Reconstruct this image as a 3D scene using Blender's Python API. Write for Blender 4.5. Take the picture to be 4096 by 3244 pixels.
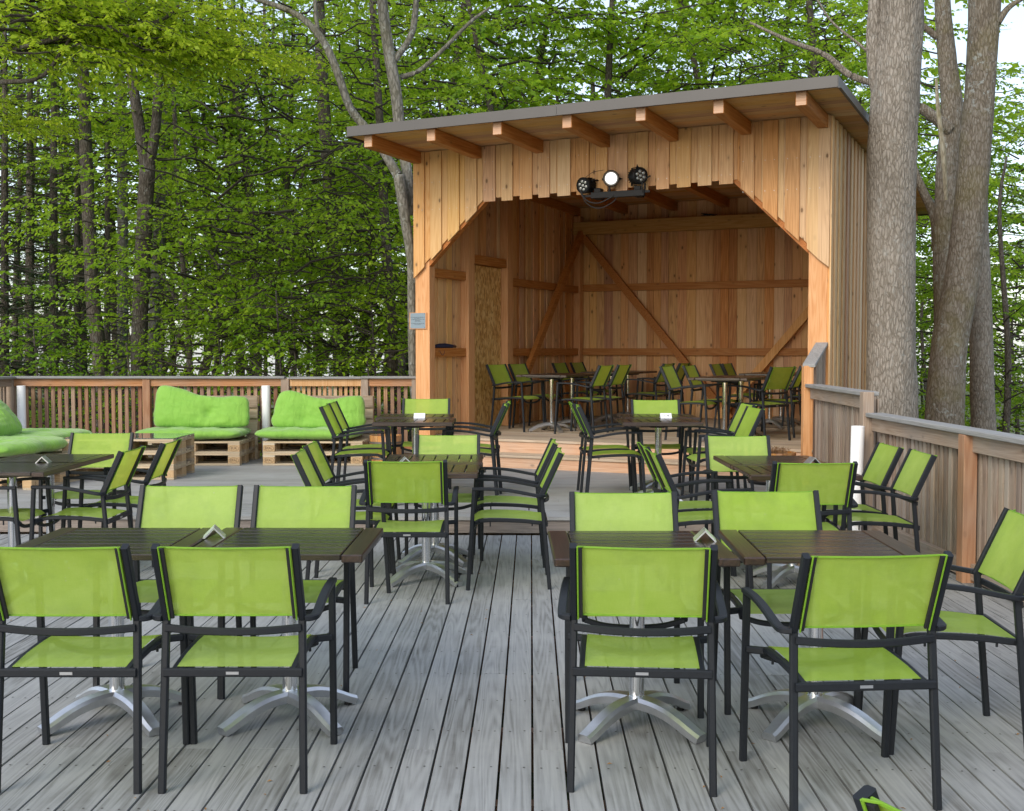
import bpy, bmesh, math, random
import numpy as np
from mathutils import Vector, Matrix
from math import radians as R, sin, cos, pi

for o in list(bpy.data.objects): bpy.data.objects.remove(o)
scene = bpy.context.scene
col = scene.collection

# ------------------------------------------------------------------ camera, sky, sun
H = 1.54; PITCH = math.atan(225/4800)
cd = bpy.data.cameras.new('camera'); cam = bpy.data.objects.new('camera', cd); col.objects.link(cam)
cam.location = (0, 0, H); cam.rotation_euler = (pi/2 - PITCH, 0, 0)
cd.sensor_width = 36; cd.lens = 36*4800/4096; cd.clip_start = 0.05; cd.clip_end = 600
scene.camera = cam
world = bpy.data.worlds.new('World'); scene.world = world; world.use_nodes = True
wn = world.node_tree; bg = wn.nodes['Background']
sky = wn.nodes.new('ShaderNodeTexSky'); sky.sky_type = 'NISHITA'; sky.sun_disc = False
SUN_EL, SUN_AZ = 33, 212          # azimuth clockwise from +Y (north): behind the camera, to the left
sky.sun_elevation = R(SUN_EL); sky.sun_rotation = R(SUN_AZ)
sky.air_density = 1.0; sky.dust_density = 1.5; sky.ozone_density = 1.0
veil = wn.nodes.new('ShaderNodeMix'); veil.data_type = 'RGBA'      # thin bright cloud veil over the blue
veil.inputs[0].default_value = .36; veil.inputs[7].default_value = (5.2, 5.25, 5.4, 1)
wn.links.new(sky.outputs[0], veil.inputs[6]); wn.links.new(veil.outputs[2], bg.inputs[0]); bg.inputs[1].default_value = 0.15
sd = bpy.data.lights.new('sun', 'SUN'); sun = bpy.data.objects.new('sun', sd); col.objects.link(sun)
sd.energy = 1.05; sd.angle = R(26); sd.color = (1.0, .92, .78)
dv = Vector((sin(R(SUN_AZ))*cos(R(SUN_EL)), cos(R(SUN_AZ))*cos(R(SUN_EL)), sin(R(SUN_EL))))
sun.rotation_euler = dv.to_track_quat('Z', 'Y').to_euler(); sun.location = dv*60
vs = scene.view_settings
vs.view_transform = 'Standard'; vs.look = 'None'; vs.gamma = 1; vs.use_curve_mapping = False
vs.exposure = 0.88
scene.cycles.max_bounces = 6; scene.cycles.diffuse_bounces = 4; scene.cycles.glossy_bounces = 3
scene.cycles.transmission_bounces = 5; scene.cycles.transparent_max_bounces = 8

LOW, UP, STG = 0.0, 0.15, 0.46

# ------------------------------------------------------------------ helpers
def tag(o, label=None, cat=None, group=None, kind=None):
    if label: o['label'] = label
    if cat: o['category'] = cat
    if group: o['group'] = group
    if kind: o['kind'] = kind
    return o

def empty(name, loc, rz=0, label=None, cat=None, group=None):
    o = bpy.data.objects.new(name, None); col.objects.link(o)
    o.empty_display_size = .2; o.location = loc; o.rotation_euler = (0, 0, rz)
    return tag(o, label, cat, group)

def copy_tree(o, parent=None):
    c = o.copy(); col.objects.link(c)
    if parent: c.parent = parent
    for ch in list(o.children): copy_tree(ch, c)
    return c

class MB:
    def __init__(s): s.v = []; s.f = []; s.m = []
    def add(s, vs, fs, mi=0):
        n = len(s.v); s.v += [tuple(p) for p in vs]; s.f += [tuple(i+n for i in f) for f in fs]; s.m += [mi]*len(fs)
        return s
    def box(s, x0, x1, y0, y1, z0, z1, mi=0):
        return s.add([(x0,y0,z0),(x1,y0,z0),(x1,y1,z0),(x0,y1,z0),(x0,y0,z1),(x1,y0,z1),(x1,y1,z1),(x0,y1,z1)],
            [(0,3,2,1),(4,5,6,7),(0,1,5,4),(1,2,6,5),(2,3,7,6),(3,0,4,7)], mi)
    def hexa(s, p, mi=0):   # 8 points, same order as box
        return s.add(p, [(0,3,2,1),(4,5,6,7),(0,1,5,4),(1,2,6,5),(2,3,7,6),(3,0,4,7)], mi)
    def sweep(s, path, prof, side=None, mi=0, cap=True, scales=None):
        """prof: list of (a,b); a runs along 'side', b along side x tangent"""
        P = [Vector(p) for p in path]; n = len(P); k = len(prof); vs = []
        for i in range(n):
            t0 = (P[i]-P[i-1]).normalized() if i else (P[1]-P[0]).normalized()
            t1 = (P[i+1]-P[i]).normalized() if i < n-1 else t0
            t = (t0+t1); t = t.normalized() if t.length > 1e-6 else t0
            sd_ = Vector(side) if side is not None else (Vector((0,0,1)) if abs(t.z) < .9 else Vector((1,0,0)))
            a = (sd_ - t*sd_.dot(t)).normalized(); b = t.cross(a)
            c = t.dot(t0); m = 1/max(c, .5); sc = scales[i] if scales else 1
            # widen only in the bend plane
            bend = (t1-t0)
            for (u, w) in prof:
                q = a*u*sc + b*w*sc
                if bend.length > 1e-5:
                    d = bend - t*bend.dot(t)
                    if d.length > 1e-6:
                        d.normalize(); q = q + d*(q.dot(d))*(m-1)
                vs.append(P[i]+q)
        fs = []
        for i in range(n-1):
            for j in range(k):
                j2 = (j+1) % k
                fs.append((i*k+j, i*k+j2, (i+1)*k+j2, (i+1)*k+j))
        if cap:
            fs.append(tuple(range(k-1, -1, -1))); fs.append(tuple((n-1)*k+j for j in range(k)))
        return s.add(vs, fs, mi)
    def cyl(s, c, r, z0, z1, n=20, mi=0, r2=None):
        r2 = r if r2 is None else r2
        vs = [(c[0]+r*cos(2*pi*i/n), c[1]+r*sin(2*pi*i/n), z0) for i in range(n)] + \
             [(c[0]+r2*cos(2*pi*i/n), c[1]+r2*sin(2*pi*i/n), z1) for i in range(n)]
        fs = [(i, (i+1) % n, n+(i+1) % n, n+i) for i in range(n)] + [tuple(range(n-1, -1, -1)), tuple(range(n, 2*n))]
        return s.add(vs, fs, mi)
    def xf(s, M):
        s.v = [tuple(M @ Vector(p)) for p in s.v]; return s
    def mesh(s, name, mats):
        me = bpy.data.meshes.new(name); me.from_pydata(s.v, [], s.f)
        for m in (mats if isinstance(mats, (list, tuple)) else [mats]): me.materials.append(m)
        if any(s.m): me.polygons.foreach_set('material_index', s.m)
        me.update(); return me
    def build(s, name, mats, parent=None, smooth=False, bevel=0, fixn=False):
        me = s.mesh(name, mats)
        if fixn:
            b = bmesh.new(); b.from_mesh(me); bmesh.ops.recalc_face_normals(b, faces=b.faces); b.to_mesh(me); b.free()
        o = bpy.data.objects.new(name, me); col.objects.link(o)
        if parent: o.parent = parent
        if smooth:
            me.polygons.foreach_set('use_smooth', [True]*len(me.polygons))
            if smooth != 'all':
                b = bmesh.new(); b.from_mesh(me)
                for e in b.edges:
                    if len(e.link_faces) == 2 and e.calc_face_angle(0) > R(38): e.smooth = False
                b.to_mesh(me); b.free()
        if bevel:
            md = o.modifiers.new('bevel', 'BEVEL'); md.width = bevel; md.segments = 1; md.limit_method = 'ANGLE'
        return o

def rrect(w, h, r=.004):
    w /= 2; h /= 2
    return [(w-r,-h),(w,-h+r),(w,h-r),(w-r,h),(-w+r,h),(-w,h-r),(-w,-h+r),(-w+r,-h)]
def circ(r, n=10): return [(r*cos(2*pi*i/n), r*sin(2*pi*i/n)) for i in range(n)]
def spline(pts, n=6):
    P = [Vector(p) for p in pts]; out = []
    for i in range(len(P)-1):
        p0 = P[i-1] if i else P[0]*2-P[1]; p1 = P[i]; p2 = P[i+1]; p3 = P[i+2] if i+2 < len(P) else P[i+1]*2-P[i]
        for k in range(n):
            t = k/n
            out.append(.5*((2*p1)+(p2-p0)*t+(2*p0-5*p1+4*p2-p3)*t*t+(3*p1-p0-3*p2+p3)*t**3))
    out.append(P[-1]); return out

def at(px, py, Y):
    """point at depth Y whose view direction is photo pixel (px,py)"""
    t = (py-1622)/4800; s, c = sin(PITCH), cos(PITCH)
    dz = Y*(s+t*c)/(c-t*s); Zc = Y*c+dz*s
    return Vector(((px-2048)/4800*Zc, Y, H-dz))

# ------------------------------------------------------------------ materials
def mat(name):
    m = bpy.data.materials.new(name); m.use_nodes = True
    nt = m.node_tree; return m, nt, nt.nodes['Principled BSDF']
def N(nt, t, **kw):
    n = nt.nodes.new(t)
    for k, v in kw.items(): setattr(n, k, v)
    return n
def L(nt, a, b): nt.links.new(a, b)
def math_(nt, op, a, b=None, c=None):
    n = N(nt, 'ShaderNodeMath', operation=op)
    for i, v in enumerate((a, b, c)):
        if v is None: continue
        if isinstance(v, (int, float)): n.inputs[i].default_value = v
        else: L(nt, v, n.inputs[i])
    return n.outputs[0]
def ramp(nt, fac, stops):
    n = N(nt, 'ShaderNodeValToRGB'); e = n.color_ramp.elements
    while len(e) < len(stops): e.new(.5)
    for i, (p, c) in enumerate(stops):
        e[i].position = p; e[i].color = (*c, 1) if len(c) == 3 else c
    L(nt, fac, n.inputs[0]); return n.outputs[0]
def noise(nt, vec, scale, detail=4, rough=.55, dist=0):
    n = N(nt, 'ShaderNodeTexNoise'); n.inputs['Scale'].default_value = scale; n.inputs['Detail'].default_value = detail
    n.inputs['Roughness'].default_value = rough; n.inputs['Distortion'].default_value = dist
    if vec is not None: L(nt, vec, n.inputs['Vector'])
    return n.outputs['Fac']
def mixc(nt, fac, a, b, mode='MIX'):
    n = N(nt, 'ShaderNodeMix', data_type='RGBA', blend_type=mode)
    if isinstance(fac, (int, float)): n.inputs[0].default_value = fac
    else: L(nt, fac, n.inputs[0])
    for i, v in ((6, a), (7, b)):
        if isinstance(v, (tuple, list)): n.inputs[i].default_value = (*v[:3], 1)
        else: L(nt, v, n.inputs[i])
    return n.outputs[2]
def bump(nt, bs, h, strength=.3, dist=.01):
    n = N(nt, 'ShaderNodeBump'); n.inputs['Strength'].default_value = strength; n.inputs['Distance'].default_value = dist
    L(nt, h, n.inputs['Height']); L(nt, n.outputs[0], bs.inputs['Normal'])

def plain(name, c, rough=.5, metal=0, nz=0, nzs=20, spec=None):
    m, nt, b = mat(name); b.inputs['Roughness'].default_value = rough; b.inputs['Metallic'].default_value = metal
    if spec is not None: b.inputs['Specular IOR Level'].default_value = spec
    tc = N(nt, 'ShaderNodeTexCoord')
    nf = noise(nt, tc.outputs['Object'], nzs, 5)
    k = max(nz, .06)
    L(nt, ramp(nt, nf, [(.3, tuple(x*(1-k) for x in c)), (.7, tuple(min(1, x*(1+k)) for x in c))]), b.inputs['Base Color'])
    return m

def wood(name, cols, axis=2, rough=.6, knots=.0, ring=1.0, isl=.35, stain=0, stain_c=(.5,.5,.5), bstr=.25, cross=34, spec=.3, wear=None):
    """boards: cols = dark, mid, light; axis = grain direction; each loose board gets its own tone and figure"""
    m, nt, b = mat(name)
    tc = N(nt, 'ShaderNodeTexCoord'); geo = N(nt, 'ShaderNodeNewGeometry'); rnd = geo.outputs['Random Per Island']
    off = N(nt, 'ShaderNodeCombineXYZ')
    for i in range(3): L(nt, math_(nt, 'MULTIPLY', rnd, (37.0, 53.0, 71.0)[i]), off.inputs[i])
    add = N(nt, 'ShaderNodeVectorMath', operation='ADD'); L(nt, tc.outputs['Object'], add.inputs[0]); L(nt, off.outputs[0], add.inputs[1])
    def sc(al, cr):
        mp = N(nt, 'ShaderNodeMapping'); s = [cr]*3; s[axis] = al; mp.inputs['Scale'].default_value = s
        L(nt, add.outputs[0], mp.inputs['Vector']); return mp.outputs[0]
    fine = noise(nt, sc(2.2, cross*3.2), 1, 4, .65)
    fig = noise(nt, sc(.38, 7.5), 1, 2, .4, .2)
    rings = math_(nt, 'SINE', math_(nt, 'MULTIPLY', fig, 110*ring))
    rings = math_(nt, 'MULTIPLY_ADD', rings, .5, .5)
    f = math_(nt, 'ADD', math_(nt, 'MULTIPLY', fine, .70), math_(nt, 'MULTIPLY', rings, .17))
    f = math_(nt, 'ADD', f, math_(nt, 'MULTIPLY', math_(nt, 'SUBTRACT', rnd, .5), isl))
    c = ramp(nt, f, [(.18, cols[0]), (.45, cols[1]), (.78, cols[2])])
    hsv = N(nt, 'ShaderNodeHueSaturation'); L(nt, c, hsv.inputs['Color'])
    L(nt, math_(nt, 'MULTIPLY_ADD', math_(nt, 'FRACT', math_(nt, 'MULTIPLY', rnd, 7.31)), .016, .492), hsv.inputs['Hue'])
    L(nt, math_(nt, 'MULTIPLY_ADD', math_(nt, 'FRACT', math_(nt, 'MULTIPLY', rnd, 13.7)), .3, .84), hsv.inputs['Saturation'])
    c = hsv.outputs[0]
    if knots:
        vo = N(nt, 'ShaderNodeTexVoronoi'); vo.inputs['Scale'].default_value = 1; L(nt, sc(4.6, 8.5), vo.inputs['Vector'])
        kf = ramp(nt, vo.outputs['Distance'], [(.0, (1,1,1)), (.09, (.9,.9,.9)), (.14, (.18,.18,.18)), (.26, (0,0,0))])
        ks = N(nt, 'ShaderNodeSeparateColor'); L(nt, vo.outputs['Color'], ks.inputs[0]); kf = math_(nt, 'MULTIPLY', kf, math_(nt, 'GREATER_THAN', ks.outputs[1], .42))
        c = mixc(nt, math_(nt, 'MULTIPLY', kf, knots), c, tuple(x*.32 for x in cols[0]))
    if stain:
        sf = noise(nt, tc.outputs['Object'], 1.7, 6, .65)
        c = mixc(nt, math_(nt, 'MULTIPLY', ramp(nt, sf, [(.42, (0,0,0)), (.68, (1,1,1))]), stain), c, stain_c)
    L(nt, c, b.inputs['Base Color']); b.inputs['Roughness'].default_value = rough
    b.inputs['Specular IOR Level'].default_value = spec
    bump(nt, b, f, bstr, .004)
    return m

def sling_mat():
    m, nt, b = mat('green_mesh_fabric')
    tc = N(nt, 'ShaderNodeTexCoord')
    oi = N(nt, 'ShaderNodeObjectInfo')
    f = noise(nt, tc.outputs['Object'], 9, 5, .6)
    mp = N(nt, 'ShaderNodeMapping'); mp.inputs['Scale'].default_value = (900, 30, 30); L(nt, tc.outputs['Object'], mp.inputs['Vector'])
    th = noise(nt, mp.outputs[0], 1, 2)
    mp2 = N(nt, 'ShaderNodeMapping'); mp2.inputs['Scale'].default_value = (25, 700, 700); L(nt, tc.outputs['Object'], mp2.inputs['Vector'])
    th2 = noise(nt, mp2.outputs[0], 1, 2)
    ff = math_(nt, 'ADD', math_(nt, 'MULTIPLY', f, .5), math_(nt, 'MULTIPLY', math_(nt, 'ADD', th, th2), .25))
    c = ramp(nt, ff, [(.3, (.36,.58,.06)), (.5, (.43,.66,.09)), (.7, (.50,.72,.14))])
    av = N(nt, 'ShaderNodeVectorMath', operation='ADD'); L(nt, tc.outputs['Object'], av.inputs[0])
    cx3 = N(nt, 'ShaderNodeCombineXYZ'); L(nt, math_(nt, 'MULTIPLY', oi.outputs['Random'], 40), cx3.inputs[0]); L(nt, cx3.outputs[0], av.inputs[1])
    stn = ramp(nt, noise(nt, av.outputs[0], 6.5, 7, .7), [(.50, (0,0,0)), (.72, (1,1,1))])
    c = mixc(nt, math_(nt, 'MULTIPLY', stn, .38), c, (.27,.44,.09))
    spt = ramp(nt, noise(nt, av.outputs[0], 55, 2, .5), [(.72, (0,0,0)), (.76, (1,1,1))])
    c = mixc(nt, math_(nt, 'MULTIPLY', spt, .35), c, (.52,.60,.35))
    hs = N(nt, 'ShaderNodeHueSaturation'); L(nt, c, hs.inputs['Color'])
    L(nt, math_(nt, 'MULTIPLY_ADD', oi.outputs['Random'], .14, .93), hs.inputs['Value'])
    L(nt, math_(nt, 'MULTIPLY_ADD', oi.outputs['Random'], -.12, 1.02), hs.inputs['Saturation'])
    c = hs.outputs[0]
    L(nt, c, b.inputs['Base Color']); b.inputs['Roughness'].default_value = .55; b.inputs['Specular IOR Level'].default_value = .35
    tr = N(nt, 'ShaderNodeBsdfTranslucent'); L(nt, mixc(nt, 1, c, (1.0, .74, .22), 'MULTIPLY'), tr.inputs[0])
    tp = N(nt, 'ShaderNodeBsdfTransparent'); tp.inputs[0].default_value = (.8, 1, .5, 1)
    m1 = N(nt, 'ShaderNodeMixShader'); m1.inputs[0].default_value = .42
    L(nt, b.outputs[0], m1.inputs[1]); L(nt, tr.outputs[0], m1.inputs[2])
    m2 = N(nt, 'ShaderNodeMixShader'); m2.inputs[0].default_value = .15
    L(nt, m1.outputs[0], m2.inputs[1]); L(nt, tp.outputs[0], m2.inputs[2])
    L(nt, m2.outputs[0], nt.nodes['Material Output'].inputs[0])
    return m

def leaf_mat(name, stops, transl=.4, rnd_hue=.03, gloss=.45):
    m, nt, b = mat(name)
    geo = N(nt, 'ShaderNodeNewGeometry'); oi = N(nt, 'ShaderNodeObjectInfo'); tc = N(nt, 'ShaderNodeTexCoord')
    nf = noise(nt, tc.outputs['Object'], .55, 3)
    f = math_(nt, 'ADD', math_(nt, 'MULTIPLY', geo.outputs['Random Per Island'], .55), math_(nt, 'MULTIPLY', nf, .45))
    f = math_(nt, 'ADD', f, math_(nt, 'MULTIPLY', math_(nt, 'SUBTRACT', oi.outputs['Random'], .5), .3))
    c = ramp(nt, f, stops)
    L(nt, c, b.inputs['Base Color']); b.inputs['Roughness'].default_value = gloss; b.inputs['Specular IOR Level'].default_value = .35
    tr = N(nt, 'ShaderNodeBsdfTranslucent'); L(nt, mixc(nt, .5, c, (.42, .56, .04)), tr.inputs[0])
    ms = N(nt, 'ShaderNodeMixShader'); ms.inputs[0].default_value = min(.62, transl*1.15)
    L(nt, b.outputs[0], ms.inputs[1]); L(nt, tr.outputs[0], ms.inputs[2]); L(nt, ms.outputs[0], nt.nodes['Material Output'].inputs[0])
    return m

def bark_mat(name, c1, c2, lichen=0, scale=1.0, moss=0, bs=1.0):
    m, nt, b = mat(name)
    tc = N(nt, 'ShaderNodeTexCoord')
    mp = N(nt, 'ShaderNodeMapping'); mp.inputs['Scale'].default_value = (27*scale, 27*scale, 8*scale); L(nt, tc.outputs['Object'], mp.inputs['Vector'])
    dn = N(nt, 'ShaderNodeTexNoise'); dn.inputs['Scale'].default_value = .9; dn.inputs['Detail'].default_value = 3; L(nt, mp.outputs[0], dn.inputs['Vector'])
    vm = N(nt, 'ShaderNodeVectorMath', operation='ADD'); L(nt, mp.outputs[0], vm.inputs[0]); L(nt, dn.outputs['Color'], vm.inputs[1])
    vo = N(nt, 'ShaderNodeTexVoronoi', feature='DISTANCE_TO_EDGE'); vo.inputs['Scale'].default_value = 1; L(nt, vm.outputs[0], vo.inputs['Vector'])
    cr = ramp(nt, vo.outputs['Distance'], [(0, (0,0,0)), (.22, (1,1,1))])
    nf = noise(nt, mp.outputs[0], 1.3, 6, .7)
    big = noise(nt, tc.outputs['Object'], 1.1, 3)
    n2 = noise(nt, mp.outputs[0], .45, 8, .72, .6)
    h = math_(nt, 'ADD', math_(nt, 'MULTIPLY', cr, .22), math_(nt, 'MULTIPLY', math_(nt, 'ADD', nf, n2), .45))
    c = ramp(nt, math_(nt, 'ADD', math_(nt, 'MULTIPLY', h, .75), math_(nt, 'MULTIPLY', big, .25)), [(.34, tuple(x*.5 for x in c1)), (.50, c1), (.68, c2)])
    if lichen:
        lf = noise(nt, tc.outputs['Object'], 11, 6, .75)
        lb = noise(nt, tc.outputs['Object'], 1.6, 2)
        k = math_(nt, 'MULTIPLY', ramp(nt, lf, [(.56, (0,0,0)), (.62, (1,1,1))]), ramp(nt, lb, [(.4, (0,0,0)), (.6, (1,1,1))]))
        c = mixc(nt, math_(nt, 'MULTIPLY', k, lichen), c, (.34,.37,.36))
    if moss:
        lb = noise(nt, tc.outputs['Object'], 2.1, 4)
        c = mixc(nt, math_(nt, 'MULTIPLY', ramp(nt, lb, [(.48, (0,0,0)), (.62, (1,1,1))]), moss), c, (.16,.14,.03))
    L(nt, c, b.inputs['Base Color']); b.inputs['Roughness'].default_value = .9; b.inputs['Specular IOR Level'].default_value = .2
    bump(nt, b, h, bs, .030)
    return m

M = {}
M['deck'] = wood('weathered_deck_boards', [(.125,.125,.12), (.262,.272,.275), (.362,.374,.378)], 1, .66, .2, 1.0, .24, .38, (.40,.41,.41), .4, 22)
M['deckx'] = wood('weathered_deck_boards_across', [(.20,.20,.19), (.30,.30,.295), (.37,.375,.375)], 0, .62, .0, .8, .22, .4, (.40,.42,.43), .2, 30)
LAR = [(.42,.19,.08), (.66,.365,.165), (.80,.52,.28)]
LARL = [(.42,.215,.09), (.585,.335,.155), (.69,.455,.245)]
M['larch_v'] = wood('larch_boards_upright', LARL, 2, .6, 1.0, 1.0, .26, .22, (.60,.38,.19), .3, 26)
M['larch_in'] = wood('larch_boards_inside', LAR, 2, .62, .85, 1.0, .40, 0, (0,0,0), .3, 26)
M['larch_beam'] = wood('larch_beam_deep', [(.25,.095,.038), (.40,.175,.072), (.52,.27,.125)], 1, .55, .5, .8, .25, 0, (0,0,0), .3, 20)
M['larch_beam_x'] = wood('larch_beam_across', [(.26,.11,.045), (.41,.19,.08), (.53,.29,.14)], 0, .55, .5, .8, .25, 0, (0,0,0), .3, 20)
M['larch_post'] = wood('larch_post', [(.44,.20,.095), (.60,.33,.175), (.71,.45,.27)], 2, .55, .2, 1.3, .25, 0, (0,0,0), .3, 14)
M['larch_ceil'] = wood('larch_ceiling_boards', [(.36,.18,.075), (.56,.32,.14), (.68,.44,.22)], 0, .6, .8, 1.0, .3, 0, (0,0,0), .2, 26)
M['larch_step'] = wood('larch_step_boards', [(.40,.22,.13), (.56,.37,.25), (.66,.48,.35)], 0, .6, .6, 1.0, .3, .3, (.45,.40,.34), .3, 22)
M['stage_floor'] = wood('stage_floor_boards', [(.26,.19,.13), (.42,.33,.24), (.55,.46,.36)], 0, .6, .2, 1.0, .3, .3, (.45,.40,.34), .2, 26)
M['grey_batten'] = wood('greyed_larch_battens', [(.44,.26,.13), (.60,.395,.215), (.70,.51,.32)], 2, .65, .6, 1.0, .55, .0, (0,0,0), .3, 26)
M['fence_v'] = wood('weathered_fence_battens', [(.16,.115,.085), (.28,.21,.16), (.39,.32,.26)], 2, .7, .5, 1.0, .5, .5, (.26,.24,.22), .35, 26)
M['fence_red'] = wood('reddish_fence_battens', [(.17,.085,.052), (.30,.165,.10), (.42,.265,.175)], 2, .65, .3, 1.0, .45, .3, (.27,.23,.20), .35, 26)
M['fence_new'] = wood('pale_new_fence_battens', [(.36,.19,.085), (.52,.32,.17), (.64,.43,.26)], 2, .65, .5, 1.0, .35, 0, (0,0,0), .3, 26)
M['fence_x'] = wood('fence_rail_reddish', [(.22,.10,.05), (.40,.21,.11), (.52,.31,.19)], 0, .65, .4, 1.0, .3, .3, (.26,.24,.22), .3, 22)
M['fence_y'] = wood('fence_rail_weathered', [(.16,.12,.09), (.28,.215,.165), (.39,.32,.26)], 1, .7, .4, 1.0, .3, .5, (.25,.24,.23), .3, 22)
M['cap_x'] = wood('grey_cap_rail', [(.13,.13,.13), (.22,.22,.22), (.31,.31,.31)], 0, .6, 0, 1, .25, .2, (.3,.31,.32), .3, 22)
M['cap_y'] = wood('grey_cap_rail_long', [(.14,.14,.135), (.24,.24,.235), (.33,.33,.33)], 1, .6, 0, 1, .25, .3, (.33,.34,.35), .3, 22)
M['pallet_x'] = wood('pallet_boards', [(.28,.20,.12), (.46,.36,.24), (.60,.50,.36)], 0, .75, .35, 1, .45, .3, (.34,.30,.25), .4, 24)
M['pallet_block'] = wood('pallet_blocks', [(.26,.17,.10), (.45,.32,.19), (.58,.44,.28)], 1, .8, .1, 2, .3, 0, (0,0,0), .4, 24)
M['table_x'] = wood('dark_oiled_slats', [(.007,.006,.005), (.020,.015,.013), (.050,.036,.030)], 0, .26, 0, 1, .25, .4, (.034,.034,.024), .35, 30, .8)
M['table_y'] = wood('dark_oiled_end_boards', [(.010,.006,.005), (.028,.017,.013), (.060,.036,.027)], 1, .28, 0, 1, .25, .4, (.034,.034,.022), .35, 30, .7)
M['barrel'] = wood('barrel_staves', [(.26,.10,.035), (.45,.22,.08), (.56,.33,.15)], 2, .6, .1, 1, .4, 0, (0,0,0), .3, 24)
M['anth'] = plain('anthracite_powder_coat', (.009,.0115,.0155), .48, 0, .12, 60, .35)
M['sling'] = sling_mat()
M['hem'] = plain('green_fabric_hem', (.15,.31,.013), .6, 0, .1, 60)
M['chrome'] = plain('polished_steel_pole', (.78,.79,.80), .10, 1, .03, 12)
M['alu'] = plain('brushed_aluminium_foot', (.56,.575,.60), .33, .92, .05, 30)
M['rubber'] = plain('black_rubber', (.012,.012,.013), .7)
M['fascia'] = plain('grey_brown_sheet_metal', (.088,.083,.080), .5, .1, .06, 3)
M['white'] = plain('white_plastic_tube', (.93,.94,.96), .4, 0, .03, 4)
M['holder'] = plain('brushed_aluminium_holder', (.72,.73,.74), .3, .85, .05, 30)
M['holderw'] = plain('pale_metal_holder', (.78,.79,.80), .4, .2, .05, 30)
M['black'] = plain('black_metal_housing', (.009,.009,.010), .55, 0, .15, 30, .25)
M['lens'] = plain('lamp_lens', (.35,.36,.35), .12, .6)
M['ink'] = plain('dark_brand_ink', (.07,.04,.025), .8)
M['letters'] = plain('engraved_dark_letters', (.05,.055,.06), .6)
M['plaque'] = plain('plaque_steel', (.20,.26,.31), .45, .3, .05, 5)
M['navy'] = plain('navy_cloth', (.012,.018,.05), .7)
M['handle'] = plain('brown_wooden_handle', (.09,.035,.015), .4)
M['soil'] = plain('dry_soil', (.09,.06,.04), .95, 0, .4, 30)
M['drystem'] = plain('dry_stems', (.20,.11,.05), .9, 0, .3, 30)
M['terra'] = plain('terracotta', (.45,.16,.07), .75, 0, .12, 14)
M['screw'] = plain('rusty_screw_heads', (.05,.045,.042), .6)
M['hoop'] = plain('steel_hoop', (.16,.14,.12), .5, .7)

def osb():
    m, nt, b = mat('osb_board')
    tc = N(nt, 'ShaderNodeTexCoord')
    mp = N(nt, 'ShaderNodeMapping'); mp.inputs['Scale'].default_value = (40, 42, 17); mp.inputs['Rotation'].default_value = (.25, 0, .2)
    L(nt, tc.outputs['Object'], mp.inputs['Vector'])
    vo = N(nt, 'ShaderNodeTexVoronoi'); vo.inputs['Scale'].default_value = 1; vo.inputs['Randomness'].default_value = 1; L(nt, mp.outputs[0], vo.inputs['Vector'])
    sx = N(nt, 'ShaderNodeSeparateColor'); L(nt, vo.outputs['Color'], sx.inputs[0])
    f2 = noise(nt, mp.outputs[0], 2.5, 4)
    f = math_(nt, 'ADD', math_(nt, 'MULTIPLY', sx.outputs[0], .6), math_(nt, 'MULTIPLY', f2, .4))
    L(nt, ramp(nt, f, [(.15, (.34,.15,.04)), (.45, (.62,.34,.10)), (.8, (.80,.55,.24))]), b.inputs['Base Color'])
    b.inputs['Roughness'].default_value = .55; bump(nt, b, f, .3, .003); return m
M['osb'] = osb()

def cush():
    m, nt, b = mat('green_cotton')
    tc = N(nt, 'ShaderNodeTexCoord')
    f = noise(nt, tc.outputs['Object'], 3, 6, .6); w = noise(nt, tc.outputs['Object'], 300, 2)
    f = math_(nt, 'ADD', math_(nt, 'MULTIPLY', f, .7), math_(nt, 'MULTIPLY', w, .3))
    L(nt, ramp(nt, f, [(.3, (.165,.375,.04)), (.7, (.235,.45,.062))]), b.inputs['Base Color'])
    b.inputs['Roughness'].default_value = .8; b.inputs['Sheen Weight'].default_value = .3
    mp = N(nt, 'ShaderNodeMapping'); mp.inputs['Scale'].default_value = (14, 5, 5); L(nt, tc.outputs['Object'], mp.inputs['Vector'])
    h = noise(nt, mp.outputs[0], 1, 3, .55, .8)
    bump(nt, b, h, .55, .03); return m
M['cushion'] = cush()

gm, nt, b = mat('clear_glass'); b.inputs['Transmission Weight'].default_value = .9; b.inputs['Roughness'].default_value = .02
b.inputs['Base Color'].default_value = (.80,.92,.88,1); b.inputs['Specular IOR Level'].default_value = .8; M['glass'] = gm
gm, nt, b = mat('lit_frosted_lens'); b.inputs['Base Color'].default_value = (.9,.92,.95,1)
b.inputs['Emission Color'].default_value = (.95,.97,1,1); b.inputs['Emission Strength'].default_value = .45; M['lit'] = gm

M['leafA'] = leaf_mat('fresh_beech_leaves', [(.15, (.15,.30,.012)), (.5, (.27,.47,.018)), (.85, (.44,.62,.035))], .5)
M['leafSun'] = leaf_mat('sunlit_yellow_beech_leaves', [(.15, (.24,.38,.015)), (.5, (.42,.56,.025)), (.85, (.60,.68,.05))], .5)  # yellow of the sun on the upper boughs is put into the leaf colour
M['leafB'] = leaf_mat('mid_green_leaves', [(.15, (.085,.20,.014)), (.5, (.16,.34,.018)), (.85, (.27,.46,.03))], .5)
M['needle'] = leaf_mat('dark_fir_needles', [(.15, (.010,.028,.012)), (.5, (.018,.048,.018)), (.85, (.035,.08,.026))], .1, gloss=.6)
M['barkD'] = bark_mat('dark_forest_bark', (.075,.064,.052), (.13,.115,.10), .35, 1.1)
M['twig'] = plain('dark_twigs', (.035,.029,.022), .9)
M['barkG'] = bark_mat('grey_beech_bark', (.12,.118,.105), (.19,.19,.175), .5, .55, 0, .35)
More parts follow.
